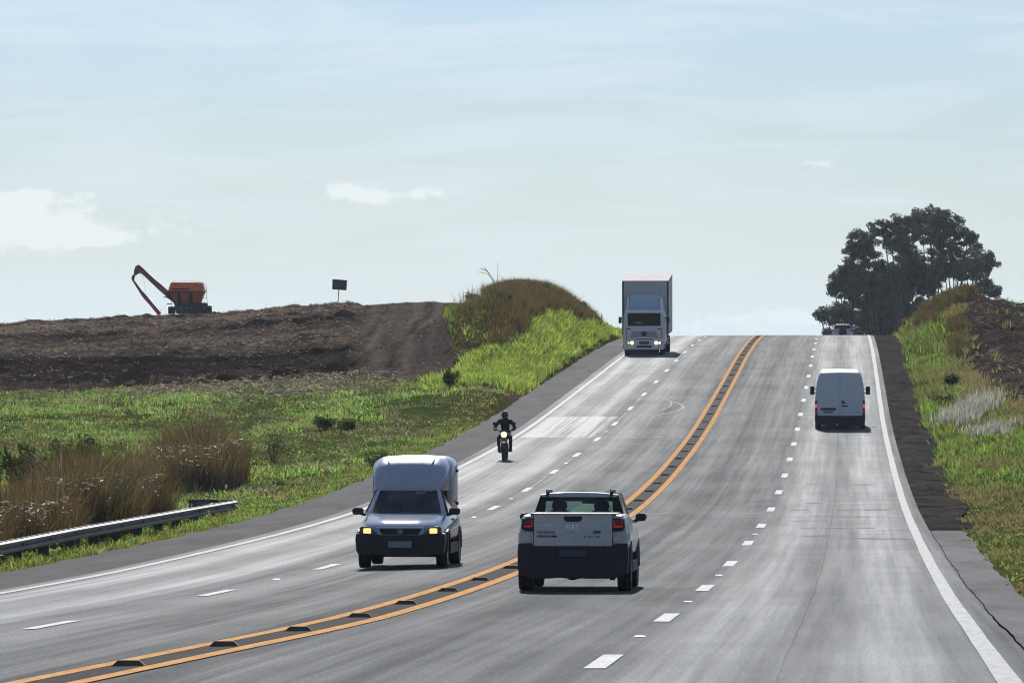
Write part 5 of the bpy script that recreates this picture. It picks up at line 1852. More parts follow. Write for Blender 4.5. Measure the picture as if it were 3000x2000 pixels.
# ------------------------------------------------------------------ box lorry coming down
M_cab = P('grey_white_lorry_paint', (.78, .77, .75), .4, coat=.3, var=.05, dirt=.2)
M_defl = P('blue_grey_deflector', (.34, .46, .56), .30, coat=.4, var=.05)
M_box = P('aluminium_box', (.56, .53, .50), .5, var=.06, vs=3, dirt=.1)
M_boxl = P('pale_box_side', (.50, .48, .46), .5, var=.05)
tr = empty('box_lorry', label='tall box lorry with lit headlights coming down over the crest', cat='lorry')
ty = 1.35                                          # front face, origin under the front axle
one('cab', lambda b: bm_loft(b, [sym([(0, .62), (1.10, .62), (1.17, .80), (1.18, 1.20), (1.17, 1.60), (1.14, 2.10), (1.09, 2.40), (1.02, 2.50), (0, 2.52)], ty),
                                 sym([(0, .60), (1.14, .60), (1.21, .80), (1.22, 1.20), (1.21, 1.60), (1.18, 2.12), (1.13, 2.46), (1.05, 2.56), (0, 2.58)], ty - .10),
                                 sym([(0, .60), (1.15, .60), (1.22, .80), (1.23, 1.20), (1.22, 1.60), (1.20, 2.15), (1.16, 2.50), (1.08, 2.60), (0, 2.62)], ty - 1.0),
                                 sym([(0, .60), (1.15, .60), (1.22, .80), (1.23, 1.20), (1.22, 1.60), (1.20, 2.15), (1.16, 2.50), (1.08, 2.60), (0, 2.62)], ty - 1.95)]), M_cab, tr)
prism('windscreen', rrect(-.945, .945, 1.69, 2.425, .05), ty + .012, ty - .1, M_glassd, tr, bev=.01)
boxp('dash_paper', .16, .50, ty + .012, ty + .018, 1.84, 1.90, M_sunv, tr, bev=0)
fp = prism('front_panel', rrect(-.98, .98, .95, 1.60, .04), ty + .035, ty - .05, M_cab, tr, bev=.012)
for z, hw in ((1.325, .72), (1.225, .70), (1.115, .62)):
    boxp('grille_slot', -hw, hw, ty + .030, ty + .042, z - .022, z + .022, M_blk, fp, bev=.004)
boxp('grille_slot', -.52, .52, ty + .030, ty + .042, .925, .955, M_blk, fp, bev=.003)
for s in (-1, 1):
    boxp('grab_slot', *sorted((s * .76, s * .97)), ty + .028, ty + .045, 1.50, 1.555, M_blk, fp, bev=.008)
    boxp('corner_groove', *sorted((s * 1.0, s * 1.02)), ty + .0, ty + .02, .95, 1.55, M_blk, tr, bev=.003)
    prism('upper_lamp', [(s * .60, 1.17), (s * .78, 1.20), (s * .80, 1.08), (s * .74, .985), (s * .66, .98)], ty + .05, ty, P('pale_yellow_lamp', (.42, .42, .26), .2, spec=.8), tr, bev=.01)
    prism('windscreen_pillar', rrect(*sorted((s * .955, s * 1.0)), 1.62, 2.45, .015), ty + .02, ty - .05, M_cab, tr, bev=.006)
    prism('mirror', rrect(*sorted((s * 1.28, s * 1.465)), 1.84, 2.22, .05), ty - .02, ty + .10, M_blk, tr, bev=.02)
    boxp('mirror_arm', *sorted((s * 1.15, s * 1.34)), ty - .05, ty, 2.12, 2.16, M_blk, tr, bev=.01)
em = empty('emblem', (0, ty + .04, 1.235)); em.parent = tr
one('emblem_ring', lambda b: bm_lathe(b, [(.135, 0), (.150, .012), (.135, .026), (.120, .014)], axis='y', n=28), M_blk, em)
one('emblem_star', lambda b: [bm_loft(b, [[(-.022 * math.cos(a), 0, .022 * math.sin(a)), (.022 * math.cos(a), 0, -.022 * math.sin(a)), (.022 * math.cos(a), .02, -.022 * math.sin(a)), (-.022 * math.cos(a), .02, .022 * math.sin(a))],
                                          [(.13 * math.sin(a) + .004, 0, .13 * math.cos(a)), (.13 * math.sin(a) - .004, 0, .13 * math.cos(a)), (.13 * math.sin(a) - .004, .02, .13 * math.cos(a)), (.13 * math.sin(a) + .004, .02, .13 * math.cos(a))]]) for a in (0, 2.094, 4.189)], M_blk, em)
bp = prism('front_bumper', [(-1.14, .90), (1.14, .90), (1.17, .80), (1.17, .42), (1.10, .33), (-1.10, .33), (-1.17, .42), (-1.17, .80)], ty + .07, ty - .3, M_cab, tr, bev=.02)
prism('licence_plate', rrect(-.25, .25, .655, .795, .012), ty + .082, ty + .06, P('lorry_plate', (.10, .11, .14), .5), bp, bev=.004)
prism('plate_surround', rrect(-.28, .28, .63, .82, .02), ty + .076, ty + .05, M_blk, bp, bev=.004)
prism('air_intake', rrect(-.44, .44, .45, .565, .03), ty + .076, ty + .05, M_blk, bp, bev=.006)
for s in (-1, 1):
    hl = prism('headlight', rrect(*sorted((s * .56, s * 1.0)), .625, .815, .06), ty + .078, ty + .02, M_lamph, bp, bev=.008)
    one('lit_lens', lambda b: bm_lathe(b, [(.095, 0), (.088, .025), (.03, .034)], (s * .69, ty + .07, .72), axis='y', n=24), M_lampw, hl)
    one('lit_lens', lambda b: bm_lathe(b, [(.065, 0), (.06, .02), (.02, .028)], (s * .89, ty + .07, .72), axis='y', n=20), M_lampo if s > 0 else M_lampw, hl)
one('deflector', lambda b: bm_loft(b, [[(-.90, ty - .25, 2.45), (.90, ty - .25, 2.45), (.90, ty - 1.5, 2.55), (-.90, ty - 1.5, 2.55)],
                                       [(-.88, ty - .42, 2.8), (.88, ty - .42, 2.8), (.88, ty - 1.5, 2.8), (-.88, ty - 1.5, 2.8)],
                                       [(-.85, ty - .85, 3.25), (.85, ty - .85, 3.25), (.85, ty - 1.5, 3.25), (-.85, ty - 1.5, 3.25)],
                                       [(-.82, ty - 1.15, 3.45), (.82, ty - 1.15, 3.45), (.82, ty - 1.5, 3.44), (-.82, ty - 1.5, 3.44)]]), M_defl, tr)
for s in (-1, 1):
    one('deflector_wing', lambda b: bm_loft(b, [[(s * .92, ty - .35, 2.5), (s * 1.08, ty - .6, 2.5), (s * 1.10, ty - 1.6, 2.5), (s * .92, ty - 1.5, 2.5)], [(s * .88, ty - 1.0, 3.35), (s * 1.0, ty - 1.2, 3.3), (s * 1.02, ty - 1.6, 3.3), (s * .86, ty - 1.5, 3.35)]]), M_cab, tr)
    one('marker_light', lambda b: bm_lathe(b, [(.035, 0), (.03, .03), (.01, .04)], (s * .84, ty - .245, 2.52), axis='y', n=12), P('bright_marker', (.9, .9, .9), .2, emit=(1, 1, 1), es=1.2), tr)
# cargo box, roof rising slightly to the rear
bxn, bxr = ty - 2.05, ty - 9.3
cb = one('cargo_box', lambda b: bm_loft(b, [[(-1.315, bxn, 1.15), (1.315, bxn, 1.15), (1.315, bxn, 4.20), (-1.315, bxn, 4.20)], [(-1.315, bxr, 1.15), (1.315, bxr, 1.15), (1.315, bxr, 4.50), (-1.315, bxr, 4.50)]]), M_box, tr)
one('roof_panel', lambda b: bm_loft(b, [[(-1.34, bxn + .01, 4.205), (1.34, bxn + .01, 4.205), (1.34, bxn + .01, 4.25), (-1.34, bxn + .01, 4.25)], [(-1.34, bxr, 4.505), (1.34, bxr, 4.505), (1.34, bxr, 4.55), (-1.34, bxr, 4.55)]]), P('weathered_box_roof', (.30, .29, .28), .7, var=.12, vs=1.5, spec=.1), cb)
for s in (-1, 1):
    one('side_panel', lambda b: bm_loft(b, [[(s * 1.32, bxn + .005, 1.2), (s * 1.34, bxn + .005, 1.2), (s * 1.34, bxn + .005, 4.2), (s * 1.32, bxn + .005, 4.2)], [(s * 1.32, bxr, 1.2), (s * 1.34, bxr, 1.2), (s * 1.34, bxr, 4.5), (s * 1.32, bxr, 4.5)]]), M_boxl, cb)
    boxp('corner_post', *sorted((s * 1.25, s * 1.345)), bxn - .02, bxn + .03, 1.15, 4.22, M_rimd, cb, bev=.01)
    prism('side_guard', [(-2.3, .55), (-5.2, .55), (-5.2, .62), (-2.3, .62)], s * 1.22, s * 1.26, M_rim, tr, bev=.008, axis='x')
    prism('side_guard', [(-2.3, .85), (-5.2, .85), (-5.2, .92), (-2.3, .92)], s * 1.22, s * 1.26, M_rim, tr, bev=.008, axis='x')
    one('guard_strut', lambda b: bm_tube(b, [(s * 1.22, -2.4, 1.2), (s * 1.22, -3.1, .5)], .04, 6), M_rim, tr)
    wheel(tr, s * 1.02, 0, .50, .30, side=s, rim=M_rimd)
    wheel(tr, s * 1.0, -5.9, .50, .52, side=s, rim=M_rimd)
    boxp('step', *sorted((s * .95, s * 1.22)), ty - 1.6, ty - .35, .40, .62, M_blk, tr, bev=.03)
one('bumper_shade_block', lambda b: bm_box(b, -.82, .82, -.5, ty - .1, .16, .62, .05), M_under, tr)  # added dark block standing in for the black shade under the bumper
one('fuel_tank', lambda b: bm_tube(b, [(-.95, -1.5, .75), (-.95, -2.6, .75)], .30, 16), M_rim, tr)
one('chassis', lambda b: (bm_box(b, -.55, .55, bxr + .3, ty - .3, .7, 1.14, .03), bm_tube(b, [(-1, 0, .5), (1, 0, .5)], .08, 8), bm_tube(b, [(-1, -5.9, .5), (1, -5.9, .5)], .12, 8)), M_under, tr)
place(tr, 328, 0, flip=True)
tr.location.x = X_at(1887, 328) + .05
tr.location.z = float(zroad(328, tr.location.x - XR(328)))

# ------------------------------------------------------------------ far car beyond the crest
fc_ = empty('hatchback_car', label='small white car with spare wheel on its back, half hidden beyond the crest', cat='car')
M_fcar = P('white_car_paint', (.50, .52, .56), .3, coat=.5, var=.03)


def fs(y, k, zt):
    return sym([(0, .40), (.80 * k, .40), (.86 * k, .5), (.87 * k, .8), (.83 * k, 1.02), (.78 * k, 1.16), (.70 * k, 1.34), (.60 * k, zt - .06), (.52 * k, zt - .01), (0, zt)], y)


one('body', lambda b: bm_loft(b, [fs(-.62, .98, 1.58), fs(-.5, 1.0, 1.64), fs(1.2, 1.0, 1.66), fs(1.9, .98, 1.60), sym([(0, .4), (.78, .4), (.84, .5), (.85, .8), (.80, .92), (.75, .96), (.65, .98), (.55, 1.0), (.45, 1.0), (0, 1.01)], 2.6), sym([(0, .4), (.6, .4), (.7, .5), (.7, .6), (.68, .66), (.65, .7), (.6, .72), (.5, .74), (.4, .74), (0, .74)], 3.4)]), M_fcar, fc_)
prism('rear_window', [(-.70, 1.25), (.70, 1.25), (.56, 1.56), (-.56, 1.56)], -.655, -.60, M_glassd, fc_, bev=.01)
sp_ = one('spare_wheel', lambda b: bm_lathe(b, [(.20, -.86), (.30, -.86), (.325, -.82), (.325, -.70), (.30, -.64), (.1, -.64)], (0.02, 0, .98), axis='y', n=28), M_tyre, fc_)
one('wheel_cover', lambda b: bm_lathe(b, [(.235, -.870), (.22, -.885), (.05, -.89)], (0.02, 0, .98), axis='y', n=24), M_rimd, sp_)
for s in (-1, 1):
    prism('tail_lamp', rrect(*sorted((s * .66, s * .81)), 1.06, 1.19, .03), -.65, -.56, M_redl if s < 0 else M_redd, fc_, bev=.01)
    boxp('roof_bar', *sorted((s * .50, s * .55)), -.4, 1.3, 1.64, 1.69, M_fcar, fc_, bev=.01)
    wheel(fc_, s * .76, 0, .31, .19, side=s)
    wheel(fc_, s * .76, 2.5, .31, .19, side=s)
boxp('rear_bumper', -.83, .83, -.70, -.45, .38, .62, M_blk, fc_, bev=.03)
one('aerial', lambda b: bm_tube(b, [(.1, .1, 1.64), (.1, -.1, 1.95)], .012, 5), M_fcar, fc_)
place(fc_, 460, 0)
fc_.location.x = X_at(2468, 460)
fc_.location.z = (1000 - 948) / F * 460 - 1.68
# ------------------------------------------------------------------ motorcycle and rider
def skin(name, joints, edges, mat, parent, sub=2, root=0):
    """joints: list of (x,y,z,r); one continuous surface grown round the skeleton"""
    me = bpy.data.meshes.new(name)
    me.from_pydata([j[:3] for j in joints], edges, [])
    o = link_mesh(name, me, None, parent)
    md = o.modifiers.new('skin', 'SKIN'); md.use_smooth_shade = True
    for i, j in enumerate(joints):
        r = j[3]
        me.skin_vertices[0].data[i].radius = (r, r) if not isinstance(r, tuple) else r
    me.skin_vertices[0].data[root].use_root = True
    md.use_x_symmetry = False
    m2 = o.modifiers.new('sub', 'SUBSURF'); m2.levels = m2.render_levels = sub
    dg = bpy.context.evaluated_depsgraph_get()
    new = bpy.data.meshes.new_from_object(o.evaluated_get(dg))
    o.modifiers.clear()
    o.data = new
    new.materials.clear(); new.materials.append(mat)
    new.polygons.foreach_set('use_smooth', [True] * len(new.polygons))
    return o


M_bike = P('black_bike_paint', (.015, .016, .018), .3, coat=.5)
M_bikeb = P('blue_mudguard', (.06, .13, .36), .3, coat=.5)
M_cloth = P('black_riding_jacket', (.014, .015, .017), .8, bump=.3, bs=25)
M_jean = P('dark_trousers', (.018, .021, .026), .85, bump=.3, bs=25)
M_helm = P('black_helmet', (.012, .013, .015), .12, coat=1.0, spec=.7)
M_visor = P('smoked_visor', (.01, .012, .014), .05, spec=.9)
M_glove = P('black_glove', (.012, .012, .012), .7)
M_boot = P('black_boot', (.016, .014, .013), .5)
mb = empty('motorcycle', label='dark motorcycle with lit round headlight and blue front mudguard', cat='motorcycle')
# +y forward, origin under the front wheel


def moto_wheel(y, r, w_, nm):
    wo = empty(nm, (0, y, r)); wo.parent = mb
    one('tyre', lambda b: bm_lathe(b, [(r * .80, -w_ * .42), (r * .92, -w_ * .5), (r * .985, -w_ * .28), (r, 0), (r * .985, w_ * .28), (r * .92, w_ * .5), (r * .80, w_ * .42)], axis='x', n=36), M_tyre, wo, smooth=True)
    def sp(b):
        bm_lathe(b, [(r * .80, -w_ * .3), (r * .76, -w_ * .3), (r * .74, 0), (r * .76, w_ * .3), (r * .80, w_ * .3)], axis='x', n=30)
        bm_lathe(b, [(.05, -.06), (.06, 0), (.05, .06)], axis='x', n=12)
        for k in range(6):
            a = k * math.pi / 3
            bm_tube(b, [(0, .05 * math.cos(a), .05 * math.sin(a)), (0, r * .77 * math.cos(a), r * .77 * math.sin(a))], .012, 5)
    one('rim', sp, M_rimd, wo)


moto_wheel(0, .315, .105, 'front_wheel')
moto_wheel(-1.32, .30, .125, 'rear_wheel')
for s in (-1, 1):
    one('fork', lambda b: (bm_tube(b, [(s * .085, .0, .31), (s * .085, -.16, .64)], .026, 8), bm_tube(b, [(s * .085, -.16, .62), (s * .085, -.30, .98)], .021, 8)), M_bike, mb)
    one('turn_signal', lambda b: bm_tube(b, [(s * .11, -.26, .86), (s * .19, -.25, .86)], [.012, .028], 6), M_blk, mb)
    mi = one('mirror', lambda b: bm_lathe(b, [(.03, -.02), (.058, -.015), (.06, .005), (.03, .02)], (s * .335, -.34, 1.26), axis='y', n=16), M_blk, mb)
    one('stalk', lambda b: bm_tube(b, [(s * .27, -.36, 1.05), (s * .30, -.35, 1.16), (s * .33, -.34, 1.22)], .009, 6), M_blk, mi)
    one('footrest', lambda b: bm_tube(b, [(s * .10, -.72, .30), (s * .26, -.72, .30)], .016, 6), M_blk, mb)
    one('crash_bar', lambda b: bm_tube(b, [(s * .07, -.35, .74), (s * .19, -.33, .58), (s * .16, -.36, .36), (s * .06, -.42, .30)], .012, 6), M_bike, mb)
fm = one('front_mudguard', lambda b: bm_loft(b, [[(-.07, .0 + .36 * math.cos(a), .315 + .36 * math.sin(a)), (.07, .36 * math.cos(a), .315 + .36 * math.sin(a)), (.05, .345 * math.cos(a), .315 + .345 * math.sin(a)), (-.05, .345 * math.cos(a), .315 + .345 * math.sin(a))] for a in [math.radians(q) for q in range(20, 161, 20)]]), M_bike, mb)
prism('number_cowl', [(-.095, .785), (.095, .785), (.10, .73), (.075, .685), (-.075, .685), (-.10, .73)], -.14, -.20, M_bikeb, mb, bev=.012)
hd = one('headlight', lambda b: bm_lathe(b, [(.05, -.36), (.095, -.30), (.108, -.18), (.108, -.15)], (0, 0, .895), axis='y', n=28), M_bike, mb)
one('lit_lens', lambda b: bm_lathe(b, [(.100, -.149), (.088, -.132), (.03, -.122)], (0, 0, .895), axis='y', n=28), P('lit_moto_lamp', (1, .8, .5), .3, emit=(1.0, .62, .22), es=3.0), hd)
one('handlebar', lambda b: bm_tube(b, [(-.36, -.44, 1.03), (-.24, -.38, 1.05), (-.09, -.32, .98), (.09, -.32, .98), (.24, -.38, 1.05), (.36, -.44, 1.03)], .014, 8), M_blk, mb)
one('windshield', lambda b: bm_prism(b, [(-.09, 1.0), (.09, 1.0), (.075, 1.07), (-.075, 1.07)], -.2, -.24, .006, 1), M_visor, mb)
one('fuel_tank', lambda b: bm_loft(b, [sym([(0, .72), (.10, .74), (.13, .82), (.09, .93), (0, .96)], -.40), sym([(0, .70), (.13, .73), (.16, .84), (.11, .97), (0, 1.0)], -.58), sym([(0, .70), (.10, .73), (.12, .8), (.08, .88), (0, .9)], -.84)]), M_bike, mb, smooth=True)
one('engine', lambda b: (bm_box(b, -.13, .13, -.75, -.42, .30, .58, .03), bm_tube(b, [(0, -.50, .5), (0, -.42, .72)], .085, 10), bm_tube(b, [(.12, -.45, .45), (.16, -.5, .28), (.15, -.9, .27), (.16, -1.4, .36)], .035, 8)), M_rimd, mb)
one('saddle', lambda b: bm_loft(b, [sym([(0, .76), (.09, .77), (.10, .81), (.06, .84), (0, .85)], -.80), sym([(0, .76), (.13, .77), (.14, .81), (.09, .84), (0, .85)], -1.1), sym([(0, .80), (.10, .81), (.10, .85), (.06, .88), (0, .89)], -1.45)]), M_seat, mb)
one('swing_arm', lambda b: (bm_tube(b, [(.1, -.75, .38), (.1, -1.32, .30)], .028, 6), bm_tube(b, [(-.1, -.75, .38), (-.1, -1.32, .30)], .028, 6), bm_tube(b, [(0, -.35, .92), (0, -.42, .5)], .03, 6), bm_tube(b, [(0, -.4, .86), (0, -1.0, .74), (0, -1.5, .78)], .03, 6)), M_bike, mb)
place(mb, 194.0, 0, flip=True)
mb.location.x = X_at(1475.5, 194.0)
mb.location.z = float(zroad(194, mb.location.x - XR(194)))

rd = empty('person', label='motorcyclist in black helmet and jacket riding towards the camera', cat='person')
rd.location = mb.location.copy(); rd.rotation_euler = mb.rotation_euler.copy()
J = [(0, -.98, .92, (.155, .13)), (0, -.95, 1.05, (.145, .12)), (0, -.90, 1.20, (.165, .125)), (0, -.85, 1.32, (.165, .11)), (0, -.83, 1.41, .070), (0, -.81, 1.48, .075)]
E_ = [(0, 1), (1, 2), (2, 3), (3, 4), (4, 5)]
for s in (-1, 1):
    k = len(J)
    J += [(s * .19, -.84, 1.335, .078), (s * .30, -.76, 1.20, .064), (s * .345, -.66, 1.085, .056), (s * .325, -.54, 1.06, .045), (s * .29, -.44, 1.06, .036)]
    E_ += [(3, k), (k, k + 1), (k + 1, k + 2), (k + 2, k + 3), (k + 3, k + 4)]
one_body = skin('body', J, E_, M_cloth, rd)
J2 = [(0, -.98, .90, .13)]
E2 = []
for s in (-1, 1):
    k = len(J2)
    J2 += [(s * .10, -.93, .88, .105), (s * .17, -.74, .82, .088), (s * .205, -.54, .74, .072), (s * .205, -.58, .64, .065), (s * .20, -.68, .45, .052), (s * .195, -.72, .36, .045)]
    E2 += [(0, k)] + [(k + i, k + i + 1) for i in range(5)]
skin('trousers', J2, E2, M_jean, rd)
for s in (-1, 1):
    one('boot', lambda b: bm_loft(b, [[(s * .20 + a * .048, -.80 + 0, z) for a, z in ((-1, .30), (1, .30), (1, .38), (-1, .38))], [(s * .20 + a * .050, -.72, z) for a, z in ((-1, .30), (1, .30), (1, .43), (-1, .43))], [(s * .20 + a * .052, -.60, z) for a, z in ((-1, .30), (1, .30), (1, .37), (-1, .37))], [(s * .20 + a * .040, -.51, z) for a, z in ((-1, .305), (1, .305), (.8, .335), (-.8, .335))]]), M_boot, rd)
    # gloved hand closed round the grip: palm, four curled fingers, thumb
    gx, gy, gz_ = s * .30, -.415, 1.045
    Jh = [(gx, gy - .045, gz_ + .012, .026), (gx, gy - .01, gz_ + .028, .028)]
    Eh = [(0, 1)]
    for f in range(4):
        fx = gx + (f - 1.5) * .021
        k = len(Jh)
        ln = (.9, 1.0, .97, .85)[f]
        Jh += [(fx, gy + .012, gz_ + .030, .011), (fx, gy + .034 * ln, gz_ + .012, .010), (fx, gy + .030 * ln, gz_ - .014, .0095), (fx, gy + .008, gz_ - .024, .009)]
        Eh += [(1, k), (k, k + 1), (k + 1, k + 2), (k + 2, k + 3)]
    k = len(Jh)
    Jh += [(gx - s * .036, gy - .02, gz_ + .0, .012), (gx - s * .044, gy + .0, gz_ - .016, .011), (gx - s * .040, gy + .018, gz_ - .024, .010)]
    Eh += [(0, k), (k, k + 1), (k + 1, k + 2)]
    skin('glove', Jh, Eh, M_glove, rd, sub=1)
hc = Vector((0, -.79, 1.545))
hm = one('helmet', lambda b: bm_loft(b, [[(hc.x + .128 * math.sin(t) * math.cos(a), hc.y + .15 * math.sin(t) * math.sin(a) + .01, hc.z + .012 - .142 * math.cos(t) - (.01 if t < .8 else 0)) for a in [2 * math.pi * k / 24 for k in range(24)]] for t in [.55, .75, 1.0, 1.25, 1.57, 1.9, 2.2, 2.5, 2.8, 3.05]]), M_helm, rd, smooth=True)
one('visor', lambda b: bm_loft(b, [[(hc.x + r * .131 * math.cos(a), hc.y + .012 + r * .153 * math.sin(a), hc.z + z) for a in [math.radians(q) for q in range(25, 156, 13)]] + [(hc.x + r * .120 * math.cos(a), hc.y + .012 + r * .140 * math.sin(a), hc.z + z) for a in [math.radians(q) for q in range(155, 24, -13)]] for z, r in ((-.045, .97), (-.01, 1.0), (.03, 1.0), (.06, .96))]), M_visor, hm, smooth=True)
one('chin_guard', lambda b: bm_loft(b, [[(hc.x + r * .118 * math.cos(a), hc.y + .018 + r * .155 * math.sin(a), hc.z + z) for a in [math.radians(q) for q in range(15, 166, 15)]] + [(hc.x + r * .100 * math.cos(a), hc.y + .012 + r * .135 * math.sin(a), hc.z + z) for a in [math.radians(q) for q in range(165, 14, -15)]] for z, r in ((-.13, .85), (-.10, .96), (-.055, 1.0))]), M_helm, hm, smooth=True)

# ------------------------------------------------------------------ red grain cart on the hill
M_red = P('orange_red_farm_paint', (.80, .14, .05), .45, var=.25, vs=2.5, dirt=.35)
M_redk = P('dull_red_auger_paint', (.26, .075, .06), .55, var=.3, vs=3)
M_frame = P('dark_green_grey_frame', (.022, .030, .028), .6)
GS = 305.6
gD = 474.0
gx0, gzr = 1550, 1360


def gp(x, y):
    return (x - gx0) / GS, (gzr - y) / GS


gc_ = empty('grain_cart', label='orange red grain cart with folded unloading auger on the hill', cat='farm cart')
gcX = X_at(370 + gx0 / 8.711, gD)
_t = (gcX / gD)
_ds = np.arange(425, 480, .5)
_zz = np.max([gz(_t * _ds + o_, _ds) for o_ in (-1.5, -.8, 0, .8, 1.5)], axis=0)
_k = int(np.argmax(_zz / _ds))
gcD = float(_ds[_k])
gc_.location = (_t * gcD, gcD, float(_zz[_k]) - .16)
gc_.scale = (gcD / gD,) * 3


def hop(b):
    # upper hopper
    (a0, z0), (a1, z1) = gp(1150, 560), gp(1862, 548)
    (b0, z2), (b1, z3) = gp(1080, 792), gp(2000, 782)
    bm_loft(b, [[(b0, -1.15, z2), (b1 - .05, -1.15, z2), (b1 + .05, 1.2, z2), (b0, 1.2, z2)], [(a0, -.75, z0), (a1, -.75, z0), (a1 + .30, .9, z0), (a0, .9, z0)]])


hp = one('hopper', hop, M_red, gc_)
one('hopper_base', lambda b: bm_loft(b, [[(gp(1290, 0)[0], -.45, gp(0, 1110)[1]), (gp(1880, 0)[0], -.45, gp(0, 1100)[1]), (gp(1900, 0)[0], .5, gp(0, 1100)[1]), (gp(1290, 0)[0], .5, gp(0, 1110)[1])], [(gp(1100, 0)[0], -1.10, gp(0, 800)[1]), (gp(1985, 0)[0], -1.10, gp(0, 792)[1]), (gp(2005, 0)[0], 1.1, gp(0, 792)[1]), (gp(1100, 0)[0], 1.1, gp(0, 800)[1])]]), M_red, hp)
one('rim_beam', lambda b: bm_box(b, gp(1075, 0)[0], gp(2020, 0)[0], -1.19, -1.12, gp(0, 815)[1], gp(0, 780)[1], .01), M_frame, hp)
one('end_panel', lambda b: bm_loft(b, [[(gp(1885, 0)[0] + .015, -.74, gp(0, 575)[1]), (gp(1925, 0)[0] + .03, -.55, gp(0, 575)[1]), (gp(1925, 0)[0] + .03, -.50, gp(0, 575)[1]), (gp(1885, 0)[0], -.68, gp(0, 575)[1])], [(gp(1930, 0)[0] + .02, -1.05, gp(0, 735)[1]), (gp(1995, 0)[0] + .02, -.75, gp(0, 740)[1]), (gp(1990, 0)[0], -.7, gp(0, 740)[1]), (gp(1925, 0)[0], -1.0, gp(0, 735)[1])]]), P('sunlit_red_panel', (.42, .13, .09), .4), hp)  # sunlit tone of the end face put into the panel's red
for x0, x1, x2, x3 in ((1330, 1400, 1330, 1420), (1625, 1700, 1620, 1710)):
    one('rib', lambda b: bm_loft(b, [[(gp(x2, 0)[0], -.62, gp(0, 1120)[1]), (gp(x3, 0)[0], -.62, gp(0, 1120)[1]), (gp(x3, 0)[0], -.4, gp(0, 1120)[1]), (gp(x2, 0)[0], -.4, gp(0, 1120)[1])], [(gp(x0, 0)[0], -1.16, gp(0, 800)[1]), (gp(x1, 0)[0], -1.16, gp(0, 800)[1]), (gp(x1, 0)[0], -1.0, gp(0, 800)[1]), (gp(x0, 0)[0], -1.0, gp(0, 800)[1])]]), M_frame, hp)
prism('maker_name', rrect(gp(1180, 0)[0], gp(1640, 0)[0], gp(0, 745)[1], gp(0, 705)[1], .01), -1.145, -1.10, P('worn_dark_letters', (.13, .03, .02), .6, var=.8, vs=9), hp)
# frame and machinery under the hopper
one('chassis', lambda b: (bm_prism(b, [gp(1190, 1000), gp(1240, 1110), gp(1290, 1350), gp(1950, 1340), gp(1960, 1080), gp(1880, 1060), gp(1290, 1080)], -.5, .6, .03, 1), bm_prism(b, [gp(1290, 1180), gp(1290, 1355), gp(2000, 1345), gp(2000, 1190)], -.95, -.5, .03, 1)), M_frame, gc_)
for x in (1405, 1560, 1670):
    boxp('reflector', gp(x - 28, 0)[0], gp(x + 28, 0)[0], -.97, -.945, gp(0, 1222)[1], gp(0, 1208)[1], P('pale_marker', (.3, .33, .33), .4), gc_, bev=.0)


def fat_wheel(name, x, y, r, w_, ax):
    wo = empty(name, (x, y, r)); wo.parent = gc_
    one('tyre', lambda b: bm_lathe(b, [(r * .55, -w_ / 2 * .85), (r * .9, -w_ / 2), (r, -w_ / 2 * .7), (r * 1.02, 0), (r, w_ / 2 * .7), (r * .9, w_ / 2), (r * .55, w_ / 2 * .85)], axis=ax, n=28), M_tyre, wo)
    one('rim', lambda b: bm_lathe(b, [(r * .56, -w_ / 2 * .6), (r * .5, -w_ / 2 * .3), (.05, -w_ / 2 * .3), (.05, w_ / 2 * .3), (r * .5, w_ / 2 * .3), (r * .56, w_ / 2 * .6)], axis=ax, n=20), M_rimd, wo)
    for k in range(16):
        pass


fat_wheel('front_wheel', gp(1148, 0)[0], .9, .32, .60, 'x')
fat_wheel('rear_wheel', gp(2000, 0)[0], -.55, .47, .55, 'x')
fat_wheel('rear_wheel', gp(2105, 0)[0], .75, .35, .40, 'x')
one('draw_bar', lambda b: (bm_tube(b, [(gp(1250, 0)[0], 0, gp(0, 1095)[1]), (gp(1130, 0)[0], 0, gp(0, 1098)[1])], .015, 6), bm_tube(b, [(gp(1140, 0)[0], 0, gp(0, 1100)[1]), (gp(1035, 0)[0], 0, gp(0, 1100)[1])], .045, 8), bm_tube(b, [(gp(1040, 0)[0], 0, gp(0, 1105)[1]), (gp(905, 0)[0], 0, gp(0, 1260)[1])], .008, 5), bm_tube(b, [(gp(1148, 0)[0], .5, gp(0, 1000)[1]), (gp(1148, 0)[0], .9, gp(0, 1200)[1])], .02, 5)), M_frame, gc_)
# auger arms
ag = empty('auger', (0, 0, 0)); ag.parent = gc_
one('upper_tube', lambda b: bm_prism(b, [gp(*q) for q in ((1010, 900), (880, 790), (800, 715), (620, 545), (470, 400), (370, 320), (385, 235), (330, 110), (430, 200), (560, 330), (740, 490), (880, 610), (1060, 770), (1110, 800))], -.22, .22, .03, 2), M_redk, ag)
one('tube_edge', lambda b: bm_prism(b, [gp(*q) for q in ((300, 100), (330, 112), (440, 200), (560, 322), (740, 488), (890, 605), (1010, 720), (1000, 745), (880, 640), (730, 515), (545, 352), (420, 232), (320, 150))], -.25, -.10, .01, 1), M_frame, ag)
one('elbow', lambda b: bm_prism(b, [gp(*q) for q in ((240, 140), (330, 110), (400, 220), (380, 310), (335, 318), (240, 380), (195, 350), (205, 250))], -.2, .2, .03, 2), M_redk, ag)
one('elbow_joint', lambda b: bm_prism(b, [gp(*q) for q in ((180, 355), (235, 378), (205, 430), (205, 505), (180, 525), (150, 505), (138, 450), (150, 400))], -.16, .16, .02, 2), M_frame, ag)
